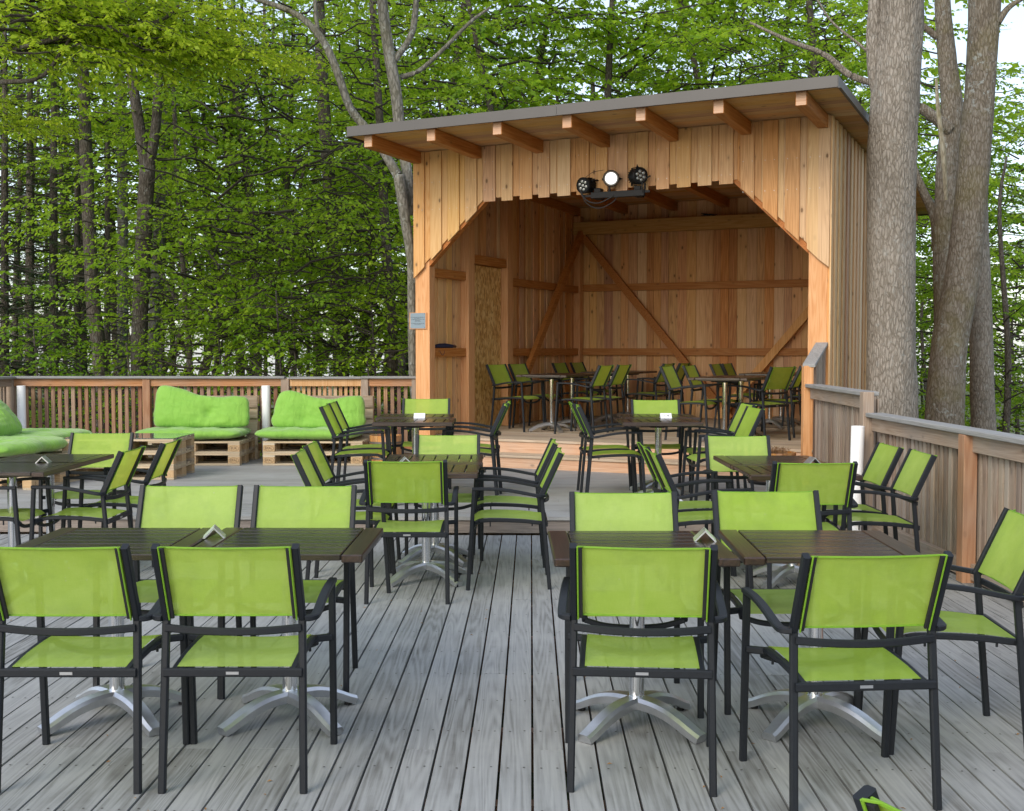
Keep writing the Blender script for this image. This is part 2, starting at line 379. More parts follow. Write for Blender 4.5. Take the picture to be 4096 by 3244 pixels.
M['barkR'] = bark_mat('grey_oak_bark', (.20,.175,.145), (.33,.30,.265), .35, 1.25, .0, 1.0)
M['barkM'] = bark_mat('mossy_lichened_bark', (.155,.13,.10), (.27,.245,.21), .8, 1.2, .28, 1.0)
M['barkF'] = bark_mat('pale_spotted_bark', (.125,.12,.10), (.25,.24,.215), .9, .9, .12, .6)
M['dead'] = bark_mat('bleached_dead_wood', (.28,.25,.18), (.42,.39,.31), 0, .8, .3, .5)
def ground():
    m, nt, b = mat('forest_floor_ground'); tc = N(nt, 'ShaderNodeTexCoord')
    f = noise(nt, tc.outputs['Object'], .5, 8, .7)
    c = ramp(nt, f, [(.3, (.035,.028,.016)), (.5, (.06,.065,.02)), (.62, (.07,.13,.025)), (.8, (.13,.24,.04))])
    L(nt, c, b.inputs['Base Color']); b.inputs['Roughness'].default_value = .95
    bump(nt, b, noise(nt, tc.outputs['Object'], 9, 6), .8, .08); return m
M['ground'] = ground()

# ------------------------------------------------------------------ ground
def terrain_z(x, y):
    z = -1.0
    if y > 17: z -= min((y-17)*.20, 9)
    if y > 90: z += 0
    if x > 3.3 and y < 26: z += .55*min(1, (x-3.3)/.6)*max(0, 1-max(0, y-17)/9)
    return z + .12*sin(x*.7+1)*cos(y*.45)
g = MB(); nx, ny = 60, 70
xs = [-260+520*i/nx if abs(-260+520*i/nx) > 45 else (-260+520*i/nx) for i in range(nx+1)]
xs = sorted(set([-260,-180,-120,-80,-60,-45,45,60,80,120,180,260]+[(-36+1.5*i) for i in range(49)]))
ys = sorted(set([-60,-30,-12,-4]+[1.2*i for i in range(46)]+[62,72,85,100,130,180,260,400]))
for y in ys:
    for x in xs: g.v.append((x, y, terrain_z(x, y)))
for j in range(len(ys)-1):
    for i in range(len(xs)-1):
        a = j*len(xs)+i; g.f.append((a, a+1, a+1+len(xs), a+len(xs))); g.m.append(0)
tag(g.build('ground', M['ground'], smooth='all'), kind='structure')

# ------------------------------------------------------------------ decks
DR = -math.atan(75/4800)             # the boards run a touch to the right of straight ahead
rng = random.Random(3)
dk = MB(); sc_ = MB()
PITCHB = .1228
XL, XR = -7.4, 3.35
k0 = int((XL)/PITCHB)-1
for k in range(k0, int(XR/PITCHB)+1):
    x0 = k*PITCHB + .012; x1 = x0+PITCHB-.0095
    y = -2.2 + rng.choice([0, .9, 1.8, 2.7]) - 2
    joints = []
    base = rng.choice([5.63, 7.33, 8.75, 5.63, 7.33, 3.9])
    cuts = [-4.0, base-4.2, base, 9.885] if base-4.2 > -3.9 else [-4.0, base, 9.885]
    h = rng.uniform(-.0012, .0012)
    for a, b_ in zip(cuts[:-1], cuts[1:]):
        e = .0013
        dk.box(x0, x1, a+e, b_-e, -.028, h)
    for j in range(26):
        yy = .1+.425*j
        if 2.5 < yy < 9.8:
            for xx in (x0+.026, x1-.026):
                r = .0046; cx_ = xx+rng.uniform(-.003,.003); cy_ = yy+rng.uniform(-.012,.012)
                sc_.add([(cx_+r*cos(pi/3*q), cy_+r*sin(pi/3*q), .0022) for q in range(6)], [(0,1,2,3,4,5)])
rot = Matrix.Rotation(DR, 4, 'Z')
lo = dk.xf(rot).build('lower_deck', M['deck']); tag(lo, kind='structure')
tag(sc_.xf(rot).build('deck_screws', M['screw'], lo), kind='stuff')
# joists below
jb = MB()
for j in range(14):
    jb.box(XL, XR, .1+.8*j-.03, .1+.8*j+.03, -.20, -.034)
jb.xf(rot).build('joists', M['fence_x'], lo)
up = MB()
y = 9.905; first = True
while y < 15.35:
    w = .138
    cuts = [-6.25]; c = -6.25+rng.uniform(1.5, 4)
    while c < 3.0: cuts.append(c); c += rng.choice([3, 4, 4])
    cuts.append(3.12)
    for a, b_ in zip(cuts[:-1], cuts[1:]):
        up.box(a+.001, b_-.001, y, y+w-.007, .122, .15+rng.uniform(-.0008,.0008))
    y += w
upo = up.xf(rot).build('upper_deck', M['deckx']); tag(upo, kind='structure')
rs = MB(); rs.box(-6.25, 3.12, 9.925, 9.955, .012, .118)
rs.xf(rot).build('riser', wood('deck_riser_board', [(.13,.11,.10), (.23,.20,.18), (.33,.29,.26)], 0, .65, .6, 1, .2, .3, (.3,.28,.27), .3, 20), upo)
ub = MB()
for j in range(9): ub.box(-6.2+j*1.15, -6.14+j*1.15, 9.96, 15.3, -.05, .118)
ub.xf(rot).build('joists', M['fence_y'], upo)

# ------------------------------------------------------------------ stage building (local: x along the front, y into the depth)
B0 = (-1.20, 14.95); BW = 5.03; BD = 5.22; BT = 7.55
bld = empty('stage_pavilion', (B0[0], B0[1], 0), R(-25.0),
    'open-fronted larch stage pavilion with board cladding and a flat grey-edged roof', 'pavilion')
def zraf(a, b_): return 3.820+.011*a-.024*b_     # underside of the rafters
def zsof(a, b_): return zraf(a, b_)+.142
rng = random.Random(11)
def fopen(a):
    if a < .97: return 2.46+(3.35-2.46)*a/.97
    if a > 4.05: return 3.395-(3.395-2.47)*(a-4.05)/(BW-4.05)
    return 3.35+.045*(a-.97)/3.08
def plank(mb, a0, a1, y0, y1, zb0, zb1, zt0, zt1):
    mb.hexa([(a0,y0,zb0),(a1,y0,zb1),(a1,y1,zb1),(a0,y1,zb0),(a0,y0,zt0),(a1,y0,zt1),(a1,y1,zt1),(a0,y1,zt0)])
fw = MB(); ft = MB(); p = .2409
n = int(round(BW/p))
for i in range(n):
    a0 = i*p; a1 = a0+p
    # back layer, split where the slope of the opening changes
    def bot(a, off): return fopen(max(0, min(BW, a)))+off
    c0, c1 = a0+.132, a1+.022
    segs = [(max(0, a0-.02+.001), min(BW, a1-.02))]
    for (s0, s1) in segs:
        mids = [s0]+[q for q in (.97, 4.05) if s0+.01 < q < s1-.01]+[s1]
        for q0, q1 in zip(mids[:-1], mids[1:]):
            plank(fw, q0, q1, -.022, -.002, bot(q0, 0), bot(q1, 0), zsof(q0, 0)-.004, zsof(q1, 0)-.004)
    j = rng.uniform(-.012, .012)
    f0, f1 = a0+.0, a0+.150+rng.uniform(-.012, .012)
    f0 = max(-.018, f0); f1 = min(BW, f1)
    off = -.045
    am = (f0+f1)/2
    if .2 < am-.0 and am < .97 or am > 4.1: off = -.055
    if f0 < .97 < f1: plank(ft, f0, f1, -.045, -.024, bot(f1, off), bot(f1, off), zsof(f0, 0)-.006, zsof(f1, 0)-.006)
    elif f0 < 4.05 < f1: plank(ft, f0, f1, -.045, -.024, bot(f0, off), bot(f1, off), zsof(f0, 0)-.006, zsof(f1, 0)-.006)
    else: plank(ft, f0, f1, -.045, -.024, bot(f0, off)+j*.3, bot(f1, off)+j*.3, zsof(f0, 0)-.006, zsof(f1, 0)-.006)
plank(ft, BW-.10, BW+.02, -.0455, -.024, bot(BW-.1, -.06), bot(BW, -.06), zsof(BW, 0)-.006, zsof(BW, 0)-.006)
fwo = fw.build('front_cladding', M['larch_v'], bld, bevel=.0015)
ft.build('front_cover_boards', M['larch_v'], fwo, bevel=.002)
# screws in the cover boards
sc2 = MB()
for i in range(n):
    for zz in (3.83, 3.5):
        for dx in (.025, .125):
            a = i*p+dx; zz2 = zz-.05 if .97 < a < 4.05 else zz-.25
            sc2.add([(a+.004*cos(q*pi/3), -.0465, zz2+.004*sin(q*pi/3)) for q in range(6)], [(0,1,2,3,4,5)])
sc2.build('screw_heads', M['alu'], fwo)
# framing of the opening: lintel and knee boards just behind the cladding
MB().box(.2, BW-.2, .0, .10, 3.46, 3.66).build('lintel', M['larch_beam_x'], bld)
for s in (0, 1):
    kb = MB()
    pts = [(.20,2.76),(.92,3.46),(1.12,3.46),(.20,2.56)]
    if s: pts = [(BW-x, z) for x, z in pts][::-1]
    kb.add([(x, .0, z) for x, z in pts]+[(x, .09, z) for x, z in pts], [(0,1,2,3),(7,6,5,4),(0,4,5,1),(1,5,6,2),(2,6,7,3),(3,7,4,0)])
    kb.build('knee_brace', M['larch_beam'], bld, fixn=True)
# posts
def post(x0, x1, y0, y1, z0, z1, name='post', m='larch_post'): return MB().box(x0, x1, y0, y1, z0, z1).build(name, M[m], bld, bevel=.003)
post(.0, .20, -.0, .14, .155, zraf(0, 0)+.13)
post(BW-.20, BW, -.0, .14, .155, zraf(BW, 0)+.13)
# side walls: an inner board skin and outer cover boards
def side_wall(x_in, x_out, inner_first, b0, b1, z0, cover_out=True, skip=None):
    wi = MB(); i = 0; y = b0; s = 1 if x_out > x_in else -1
    while y < b1-.02:
        w = rng.choice([.15, .16, .14]); y1 = min(b1, y+w)
        lo_, hi_ = sorted((x_in, x_in+s*.02))
        if not (skip and y1 > skip[0] and y < skip[1]):
            wi.box(lo_, hi_, y+.001, y1-.001, z0, zsof(0, y)-.005)
        else:
            wi.box(lo_, hi_, y+.001, y1-.001, skip[2], zsof(0, y)-.005)
        y = y1
    return wi
lw = side_wall(.0605, .0, True, .14, BD, .46, skip=(1.30, 2.28, 2.66)).build('side_wall', M['larch_in'], bld, bevel=.0015)
rw = side_wall(BW-.06, BW, True, .14, BD, .46).build('side_wall', M['larch_in'], bld, bevel=.0015)
# relief: cover boards on the inside of the left wall
cb = MB(); y = .2
while y < BD-.1:
    if not (1.2 < y < 2.4): cb.box(.061, .078, y, y+.13, .46, zsof(0, y)-.03)
    else: cb.box(.061, .078, y, y+.13, 2.72, zsof(0, y)-.03)
    y += .25
cb.build('cover_boards', M['larch_in'], lw, bevel=.0015)
# outside cover boards on both sides, full depth
for s, xo in ((-1, 0.04), (1, BW)):
    ob = MB(); y = .0 if s > 0 else .142
    while y < BT:
        x0, x1 = sorted((xo+s*.001, xo+s*.02))
        ob.box(x0, x1, y, min(BT, y+.245), .0, zsof(xo, y)-.01)
        y += .246
    o1 = ob.build('outer_boards', M['larch_in'], bld)
    if s < 0: continue
    cb = MB(); y = -.0235
    while y < BT:
        x0, x1 = sorted((xo+s*.0215, xo+s*.040)); cb.box(x0, x1, y, min(BT, y+.125), .0, zsof(xo, y)-.012); y += .246
    cb.build('outer_battens', M['grey_batten'], o1, bevel=.002)
# back wall of the stage
bw = MB(); a = .0
while a < BW-.02:
    w = rng.choice([.13, .15, .155, .12]); a1 = min(BW, a+w); d = rng.choice([0, .012])
    bw.box(a+.001, a1-.001, BD+d, BD+.02+d, .46, zsof(a, BD)-.005); a = a1
bw.build('back_wall', M['larch_in'], bld, bevel=.002)
bb = MB(); bb.box(.0, BW, BT-.04, BT, .0, zsof(0, BT)-.01); bb.build('rear_wall', M['grey_batten'], bld)
# inner posts, girts, braces
post(.065, .19, BD-.19, BD-.04, .46, 3.68); post(BW-.19, BW-.065, BD-.19, BD-.04, .46, 3.68)
post(.079, .20, 1.06, 1.24, .46, 3.75); post(.079, .20, 2.27, 2.45, .46, 3.75)
for (y0, y1) in ((.15, 1.055), (2.455, BD-.195)):
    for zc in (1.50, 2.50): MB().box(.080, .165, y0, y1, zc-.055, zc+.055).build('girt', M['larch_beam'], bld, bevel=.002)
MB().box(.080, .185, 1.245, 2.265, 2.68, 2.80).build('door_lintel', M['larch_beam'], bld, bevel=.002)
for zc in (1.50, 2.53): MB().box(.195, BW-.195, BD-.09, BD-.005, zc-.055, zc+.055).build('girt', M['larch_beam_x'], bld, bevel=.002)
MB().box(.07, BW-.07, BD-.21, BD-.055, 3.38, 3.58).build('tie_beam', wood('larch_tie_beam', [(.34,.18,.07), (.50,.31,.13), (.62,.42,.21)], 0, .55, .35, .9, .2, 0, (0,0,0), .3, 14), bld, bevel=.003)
def brace(p0, p1, w, ydir):
    p0, p1 = Vector(p0), Vector(p1)
    return MB().sweep([p0, p1], rrect(w, .075, .003), side=ydir)
def brace2(p0, p1, nrm, m, w=.115, t=.07):
    p0, p1, nrm = Vector(p0), Vector(p1), Vector(nrm); d = (p1-p0).normalized(); s = d.cross(nrm)*w/2; n_ = nrm*t/2
    b_ = MB().hexa([p0-s-n_, p0+s-n_, p0+s+n_, p0-s+n_, p1-s-n_, p1+s-n_, p1+s+n_, p1-s+n_])
    return b_.build('brace', m, bld, bevel=.002, fixn=True)
brace2((.20, BD-.135, 3.37), (2.66, BD-.135, .47), (0,1,0), M['larch_beam'])
brace2((BW-.22, BD-.135, 3.25), (2.45, BD-.137, .47), (0,1,0), M['larch_in'])
brace2((.212, BD-.2, 3.40), (.212, 2.5, .80), (1,0,0), M['larch_beam'])
# door of OSB
door = MB().box(.062, .10, 1.255, 2.255, .462, 2.672).build('door', M['osb'], bld, bevel=.002)
# stage floor and steps
sf = MB(); y = -.0
sf = MB()
for i in range(40):
    y0 = .0+.138*i
    if y0 > BD-.05: break
    sf.box(.0, BW-.02, y0-.03, min(BD, y0+.133)-.03, .432, .46)
sf.build('stage_floor', M['stage_floor'], bld, bevel=.0015)
MB().box(.0, 4.78, -.012, .0, .30, .431).build('riser', M['larch_step'], bld)
tr = MB(); 
for q in range(3): tr.box(.0, 4.72, -.372+.1215*q, -.372+.1215*(q+1)-.006, .274, .302)
tr.build('step', M['stage_floor'], bld, bevel=.002)
MB().box(.0, 4.72, -.352, -.33, .151, .273).build('riser', M['larch_step'], bld)
MB().box(0, .02, -.33, 0, .151, .273).build('step_side', M['larch_step'], bld)
# rafters and roof
for i in range(7):
    a = .058+i*(BW-.116)/6
    rf = MB()
    y0, y1 = -1.18, BT+.55
    x0, x1 = a-.055, a+.055
    rf.hexa([(x0,y0,zraf(a,y0)),(x1,y0,zraf(a,y0)),(x1,y1,zraf(a,y1)),(x0,y1,zraf(a,y1)),(x0,y0,zsof(a,y0)-.002),(x1,y0,zsof(a,y0)-.002),(x1,y1,zsof(a,y1)-.002),(x0,y1,zsof(a,y1)-.002)])
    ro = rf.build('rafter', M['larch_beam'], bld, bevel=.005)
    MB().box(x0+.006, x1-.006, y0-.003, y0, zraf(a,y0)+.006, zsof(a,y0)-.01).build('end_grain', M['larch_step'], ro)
RA0, RA1, RB0, RB1 = -.185, BW+.30, -1.24, BT+.85
cl = MB(); y = RB0+.01
while y < RB1-.05:
    y1 = min(RB1-.01, y+.148)
    cl.hexa([(RA0+.01,y,zsof(RA0,y)),(RA1-.01,y,zsof(RA1,y)),(RA1-.01,y1,zsof(RA1,y1)),(RA0+.01,y1,zsof(RA0,y1)),
             (RA0+.01,y,zsof(RA0,y)+.02),(RA1-.01,y,zsof(RA1,y)+.02),(RA1-.01,y1,zsof(RA1,y1)+.02),(RA0+.01,y1,zsof(RA0,y1)+.02)])
    y = y1+.003
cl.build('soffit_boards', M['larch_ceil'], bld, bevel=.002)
rt = MB()
def rz(a, b_, h): return (a, b_, zsof(a, b_)+h)
rt.hexa([rz(RA0,RB0,.022), rz(RA1,RB0,.022), rz(RA1,RB1,.022), rz(RA0,RB1,.022), rz(RA0,RB0,.085), rz(RA1,RB0,.085), rz(RA1,RB1,.085), rz(RA0,RB1,.085)])
roof = rt.build('roof', M['fascia'], bld)
def fas(p0, p1, out, name='fascia'):
    (a0, b0), (a1, b1) = p0, p1; ox, oy = out
    mb = MB()
    q = []
    for h in (-.012, .10):
        q += [rz(a0, b0, h), rz(a1, b1, h), rz(a1+ox, b1+oy, h), rz(a0+ox, b0+oy, h)]
    mb.hexa(q)
    q = []
    for h in (-.018, -.0125):
        q += [rz(a0, b0, h), rz(a1, b1, h), rz(a1+ox*5, b1+oy*5, h), rz(a0+ox*5, b0+oy*5, h)]
    mb.hexa(q)
    return mb.build(name, M['fascia'], roof, fixn=True)
fas((RA0, RB0), (2.42, RB0), (0, -.006)); fas((2.424, RB0), (RA1, RB0), (0, -.0075))
fas((RA1, RB0), (RA1, RB1), (.006, 0)); fas((RA0, RB0), (RA0, RB1), (-.006, 0)); fas((RA0, RB1), (RA1, RB1), (0, .006))
# dark cable remains on the tie beam
cr = MB(); r2 = random.Random(5)
for k in range(16):
    q = [Vector((3.70+r2.uniform(-.12,.12), BD-.225+r2.uniform(-.01,.01), 3.59+r2.uniform(0,.03)))]
    for j in range(5): q.append(q[-1]+Vector((r2.uniform(-.05,.05), r2.uniform(-.012,.006), r2.uniform(-.06,.02))))
    cr.sweep(spline(q, 3), circ(.006, 5))
for k in range(8):
    q = [Vector((2.3+r2.uniform(-.1,.1), BD-.225, 3.59))]
    for j in range(4): q.append(q[-1]+Vector((r2.uniform(-.07,.07), 0, r2.uniform(-.005,.012))))
    cr.sweep(spline(q, 3), circ(.006, 5))
tag(cr.build('cable_tangle', M['black'], bld), kind='stuff')

def Bp(a, b_, z=0):
    return Vector((B0[0]+a*cos(R(-25))-b_*sin(R(-25)), B0[1]+a*sin(R(-25))+b_*cos(R(-25)), z))

# ------------------------------------------------------------------ text helper
def text_mb(txt, size, mat_, name, parent, mtx, ext=.0012, align='CENTER'):
    cu = bpy.data.curves.new('tmp', 'FONT'); cu.body = txt; cu.size = size; cu.extrude = ext
    cu.align_x = align; cu.align_y = 'CENTER'; cu.resolution_u = 2
    to = bpy.data.objects.new('tmp', cu); col.objects.link(to)
    dg = bpy.context.evaluated_depsgraph_get(); me = bpy.data.meshes.new_from_object(to.evaluated_get(dg))
    bpy.data.objects.remove(to); bpy.data.curves.remove(cu)
    me.name = name; me.materials.clear(); me.materials.append(mat_)
    o = bpy.data.objects.new(name, me); col.objects.link(o); o.parent = parent; o.matrix_local = mtx
    return o
FRONT = Matrix.Rotation(pi/2, 4, 'X')       # text standing up, read from -Y

# plaque
pl = empty('plaque', Bp(.045, -.004, 1.892), R(-25), 'small steel plaque with lines of dark lettering screwed to the left stage post', 'plaque')
MB().box(-.12, .12, -.012, 0, -.102, .102).build('backing', M['larch_post'], pl)
pp = MB().box(-.108, .105, -.0155, -.0125, -.094, .096).build('plate', M['plaque'], pl)
lines = ['Durch den Reinerlös der Veranstaltungen', 'am 15.August bei', 'der Schloßkapelle konnte das Projekt', '„Bühnenzauber“', 'realisiert werden.', '', 'Wir bedanken uns herzlichst bei dem', 'MÜSIGGÜNTTEL']
tx = text_mb('\n'.join(lines), .0125, M['letters'], 'lettering', pp, Matrix.Translation((-.002, -.0158, .0)) @ FRONT, .0006)
for sx in (-.098, .095):
    for sz in (-.085, .087):
        MB().cyl((0, 0), .004, 0, .002, 8).xf(Matrix.Translation((sx, -.0155, sz)) @ FRONT).build('screw', M['hoop'], pp)

# umbrella on the girt
um = empty('folded_umbrella', Bp(.135, .42, 1.555), R(-25), 'navy folded umbrella with brown handle lying on a wall girt by the left post', 'umbrella')
ub_ = MB().sweep([(0,-.16,.022),(0,-.05,.028),(0,.10,.03),(0,.30,.024)], circ(.03, 10), scales=[.7,1,1.05,.75]); ub_.build('canopy', M['navy'], um, smooth=True)
MB().sweep([(0,.30,.024),(0,.36,.024),(0,.40,.022)], circ(.019, 10), scales=[.8,1.1,.7]).build('handle', M['handle'], um, smooth=True)
MB().sweep(spline([(.02,-.1,.02),(.03,-.08,-.05),(.03,-.02,-.09),(.03,.03,-.05),(.02,.02,.01)], 4), circ(.004, 5)).build('strap', M['navy'], um)

# stage lights
def lamp(loc, aim, roll, lit, label):
    t = empty('stage_spotlight', loc, 0, label, 'spotlight', 'spotlights on the bar above the stage opening')
    q = Vector(aim).normalized().to_track_quat('Z', 'Y').to_matrix().to_4x4() @ Matrix.Rotation(roll, 4, 'Z')
    hb = MB()
    prof = [(-.135,.055),(-.13,.072),(-.02,.078),(-.015,.092),(.02,.094),(.028,.088)]
    vs_ = []; n_ = 24
    for (z, r) in prof: vs_ += [(r*cos(2*pi*i/n_), r*sin(2*pi*i/n_), z) for i in range(n_)]
    fs_ = [(k*n_+i, k*n_+(i+1) % n_, (k+1)*n_+(i+1) % n_, (k+1)*n_+i) for k in range(len(prof)-1) for i in range(n_)]
    fs_.append(tuple(range(n_-1, -1, -1)))
    hb.add(vs_, fs_)
    for i in range(18):
        an = 2*pi*i/18
        hb.hexa([Matrix.Rotation(an, 4, 'Z') @ Vector(v) for v in [(.07,-.004,-.125),(.088,-.004,-.125),(.088,.004,-.125),(.07,.004,-.125),(.07,-.004,-.025),(.088,-.004,-.025),(.088,.004,-.025),(.07,.004,-.025)]])
    hb.cyl((0,0), .083, .0, .0201, 24)
    h = hb.xf(q).build('housing', M['hoop'] if lit else M['black'], t, smooth=True)
    if lit:
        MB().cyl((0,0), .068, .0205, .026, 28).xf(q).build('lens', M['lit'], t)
    else:
        for k in range(7):
            r_ = 0 if k == 0 else .047; an = pi/3*k+.2
            lz = MB()
            c_ = (r_*cos(an), r_*sin(an)); rings_ = [(.0201,.0205),(.026,.019),(.031,.012),(.033,.004)]
            v2 = []
            for (z, rr) in rings_: v2 += [(c_[0]+rr*cos(2*pi*i/12), c_[1]+rr*sin(2*pi*i/12), z) for i in range(12)]
            f2 = [(kk*12+i, kk*12+(i+1) % 12, (kk+1)*12+(i+1) % 12, (kk+1)*12+i) for kk in range(3) for i in range(12)]+[tuple(36+i for i in range(12))]
            lz.add(v2, f2).xf(q).build('lens', M['lens'], t, smooth=True)
    yk = MB().sweep([(-.10,0,-.06),(-.10,0,-.17),(.10,0,-.17),(.10,0,-.06)], rrect(.02,.006,.001), side=(0,1,0))
    yk.xf(q).build('yoke', M['black'], t)
    MB().cyl((.10,0), .012, -.075, -.045, 8).box(.097,.13,-.004,.004,-.066,-.054).xf(q).build('knob', M['black'], t)
    return t
lamp(Bp(2.31, -.17, 3.41), (-.62, -.72, -.12), .5, False, 'black spotlight with seven lenses, leftmost on the bar and tilted to the left')
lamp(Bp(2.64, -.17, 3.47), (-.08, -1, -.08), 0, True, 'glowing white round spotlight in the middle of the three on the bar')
lamp(Bp(2.98, -.17, 3.48), (.42, -.9, -.03), pi/2, False, 'black spotlight with seven lenses, rightmost and upright on the bar')
br = empty('light_bar', Bp(2.70, -.10, 3.255), R(-25), 'black metal bar carrying three spotlights under the edge of the cladding', 'light bar')
MB().box(-.30, .34, -.09, -.04, .0, .07).box(-.28,-.20,-.04,.1,-.0,.12).box(.2,.28,-.04,.1,.0,.12).build('rail', M['black'], br, bevel=.004)
MB().cyl((-.08,-.065), .013, .07, .14, 10).cyl((.34,-.065),.012,.05,.14,10).box(.34,.40,-.075,-.055,.035,.06).box(-.40,-.30,-.075,-.055,.02,.045).build('clamp', M['black'], br)
MB().sweep(spline([(-.42,-.1,.09),(-.34,-.11,-.02),(-.2,-.12,-.06),(-.05,-.1,-.0),(0,-.08,.05)], 5), circ(.007, 6)).build('cable', M['rubber'], br)
MB().sweep(spline([(-.42,-.1,.07),(-.33,-.12,-.06),(-.18,-.13,-.12),(-.02,-.1,-.05),(.02,-.08,.03)], 5), circ(.005, 6)).build('cable', M['rubber'], br)
MB().sweep(spline([(.4,-.05,.22),(.33,-.1,.16),(.32,-.1,.06),(.33,-.08,.01)], 5), circ(.008, 6)).build('cable', M['rubber'], br)
MB().sweep(spline([(-.36,-.1,.24),(-.26,-.12,.29),(-.14,-.1,.31)], 5), circ(.003, 5)).build('cable', M['rubber'], br)


# ------------------------------------------------------------------ chairs
def make_chair():
    t = empty('patio_chair', (0,0,0))
    A = M['anth']; PR = rrect(.026, .026, .005)
    pt = lambda z: -.207-(z-.60)*.46      # backrest line
    for s in (-1, 1):
        MB().sweep([(s*.246,-.262,0),(s*.237,-.209,.612)], PR, side=(1,0,0)).build('leg', A, t, smooth=True)
        MB().sweep([(s*.274,.262,0),(s*.276,.222,.640)], PR, side=(1,0,0)).build('leg', A, t, smooth=True)
        MB().sweep([(s*.237,pt(.600),.600),(s*.237,pt(.875),.875)], rrect(.024,.034,.004), side=(1,0,0)).build('back_post', A, t, smooth=True)
        arm = spline([(s*.245,-.222,.604),(s*.272,-.208,.605),(s*.281,-.17,.610),(s*.281,-.02,.638),(s*.280,.10,.650),(s*.278,.234,.650)], 5)
        MB().sweep(arm, rrect(.020,.032,.004), side=(0,0,1)).build('armrest', A, t, smooth=True)
    fr = MB(); Q = rrect(.026,.024,.005)
    fr.sweep([(-.240,-.240,.418),(.240,-.240,.418)], rrect(.030,.022,.005), side=(0,0,1))
    for s in (-1, 1):
        fr.sweep(spline([(s*.205,-.232,.420),(s*.207,-.08,.436),(s*.210,.10,.442),(s*.211,.19,.434),(s*.209,.232,.405)], 4), Q, side=(1,0,0))
        fr.sweep([(s*.212,.196,.430),(s*.272,.226,.430)], Q, side=(0,0,1))
    fr.sweep(spline([(-.209,.226,.405),(-.12,.222,.380),(0,.220,.372),(.12,.222,.380),(.209,.226,.405)], 4), rrect(.022,.020,.004), side=(0,0,1))
    for s in (-1, 1): fr.cyl((s*.205,-.15), .005, .402, .42, 6); fr.cyl((s*.207,.12), .005, .40, .43, 6)
    fr.build('seat_frame', A, t, smooth=True)
    MB().sweep(spline([(-.235,-.228,.572),(-.12,-.248,.566),(0,-.256,.564),(.12,-.248,.566),(.235,-.228,.572)], 4), rrect(.026,.018,.004), side=(0,0,1)).build('cross_bar', A, t, smooth=True)
    # seat sling
    st = MB(); nu, nv = 8, 14; path = spline([(0,-.224,.434),(0,-.08,.450),(0,.10,.456),(0,.19,.449),(0,.236,.422)], 4); nv = len(path)-1
    for j, q in enumerate(path):
        sag = .014*sin(pi*j/nv)
        for i in range(nu+1):
            u = -1+2*i/nu
            st.v.append((u*.199, q[1], q[2]-sag*(1-u*u)))
    for j in range(nv):
        for i in range(nu):
            a = j*(nu+1)+i; st.f.append((a, a+1, a+nu+2, a+nu+1)); st.m.append(0)
    st.build('seat', M['sling'], t, smooth='all')
    # back sling, with a slight hollow; hems run behind the posts
    bk = MB(); nu, nv = 8, 6
    for j in range(nv+1):
        z = .614+.258*j/nv
        for i in range(nu+1):
            u = -1+2*i/nu
            bk.v.append((u*.224, pt(z)+.004-.012*(1-u*u), z-(.004 if j == nv else 0)*(1-u*u)))
    for j in range(nv):
        for i in range(nu):
            a = j*(nu+1)+i; bk.f.append((a, a+1, a+nu+2, a+nu+1)); bk.m.append(0)
    bo = bk.build('backrest', M['sling'], t, smooth='all')
    hm = MB()
    for s in (-1, 1):
        hm.sweep([(s*.2215,pt(.604)-.021,.600),(s*.2215,pt(.876)-.021,.874)], rrect(.006,.006,.002), side=(1,0,0))
        MB().sweep([(s*.214,pt(.606)-.012,.606),(s*.214,pt(.868)-.012,.868)], rrect(.016,.012,.002), side=(1,0,0)).build('groove_strip', M['rubber'], bo)
        hm.sweep([(s*.2215,pt(.876)-.021,.874),(s*.2,pt(.872)-.003,.872)], rrect(.005,.005,.001), side=(0,0,1))
    hm.sweep([(-.222,pt(.872)-.002,.871),(-.1,pt(.872)-.009,.869),(0,pt(.872)-.012,.868),(.1,pt(.872)-.009,.869),(.222,pt(.872)-.002,.871)], rrect(.007,.005,.001), side=(0,0,1))
    hm.sweep([(-.222,pt(.614)-.002,.614),(-.1,pt(.614)-.009,.614),(.1,pt(.614)-.009,.614),(.222,pt(.614)-.002,.614)], rrect(.006,.005,.001), side=(0,0,1))
    hm.build('hem', M['hem'], bo, smooth=True)
    MB().box(-.022,.022,-.2525,-.2512,.413,.423).build('badge', M['alu'], t)
    return t
proto_chair = make_chair(); used = [0]
GL = 'chairs around the tables on the lower deck'; GU = 'chairs around the tables on the upper deck'; GS = 'chairs on the stage'
def chair(x, y, z, head, label, group):
    """head: direction the sitter faces, degrees clockwise from straight ahead"""
    o = proto_chair if not used[0] else copy_tree(proto_chair)
    used[0] = 1
    o.location = (x, y, z); o.rotation_euler = (0, 0, R(-head)); tag(o, label, 'chair', group)
    return o
F, C_, RT, LF = 0, 180, 90, -90
G = 'green chair '
chair(-1.545,4.36,LOW,F, G+'in the nearest row, farthest left and cut by the frame', GL)
chair(-.97,4.365,LOW,F, G+'with its back to us, second from the left in the nearest row', GL)
chair(.472,4.355,LOW,5, G+'with its back to us, third from the left in the nearest row', GL)
chair(1.16,4.195,LOW,-4.5, G+'with its back to us and slightly askew, rightmost in the nearest row', GL)
chair(-1.56,5.49,LOW,C_, G+'facing us across the left front tables, left of the two', GL)
chair(-1.005,5.485,LOW,C_, G+'facing us across the left front tables, right of the two', GL)
chair(.515,5.215,LOW,C_, G+'facing us across the right front tables, left of the two', GL)
chair(1.185,5.265,LOW,C_, G+'facing us across the right front tables, right of the two', GL)
chair(1.72,4.76,LOW,-86, G+'facing left at the right end of the right front tables', GL)
chair(-.635,7.455,LOW,F, G+'with its back to us at the middle-left tables, hiding their near edge', GL)
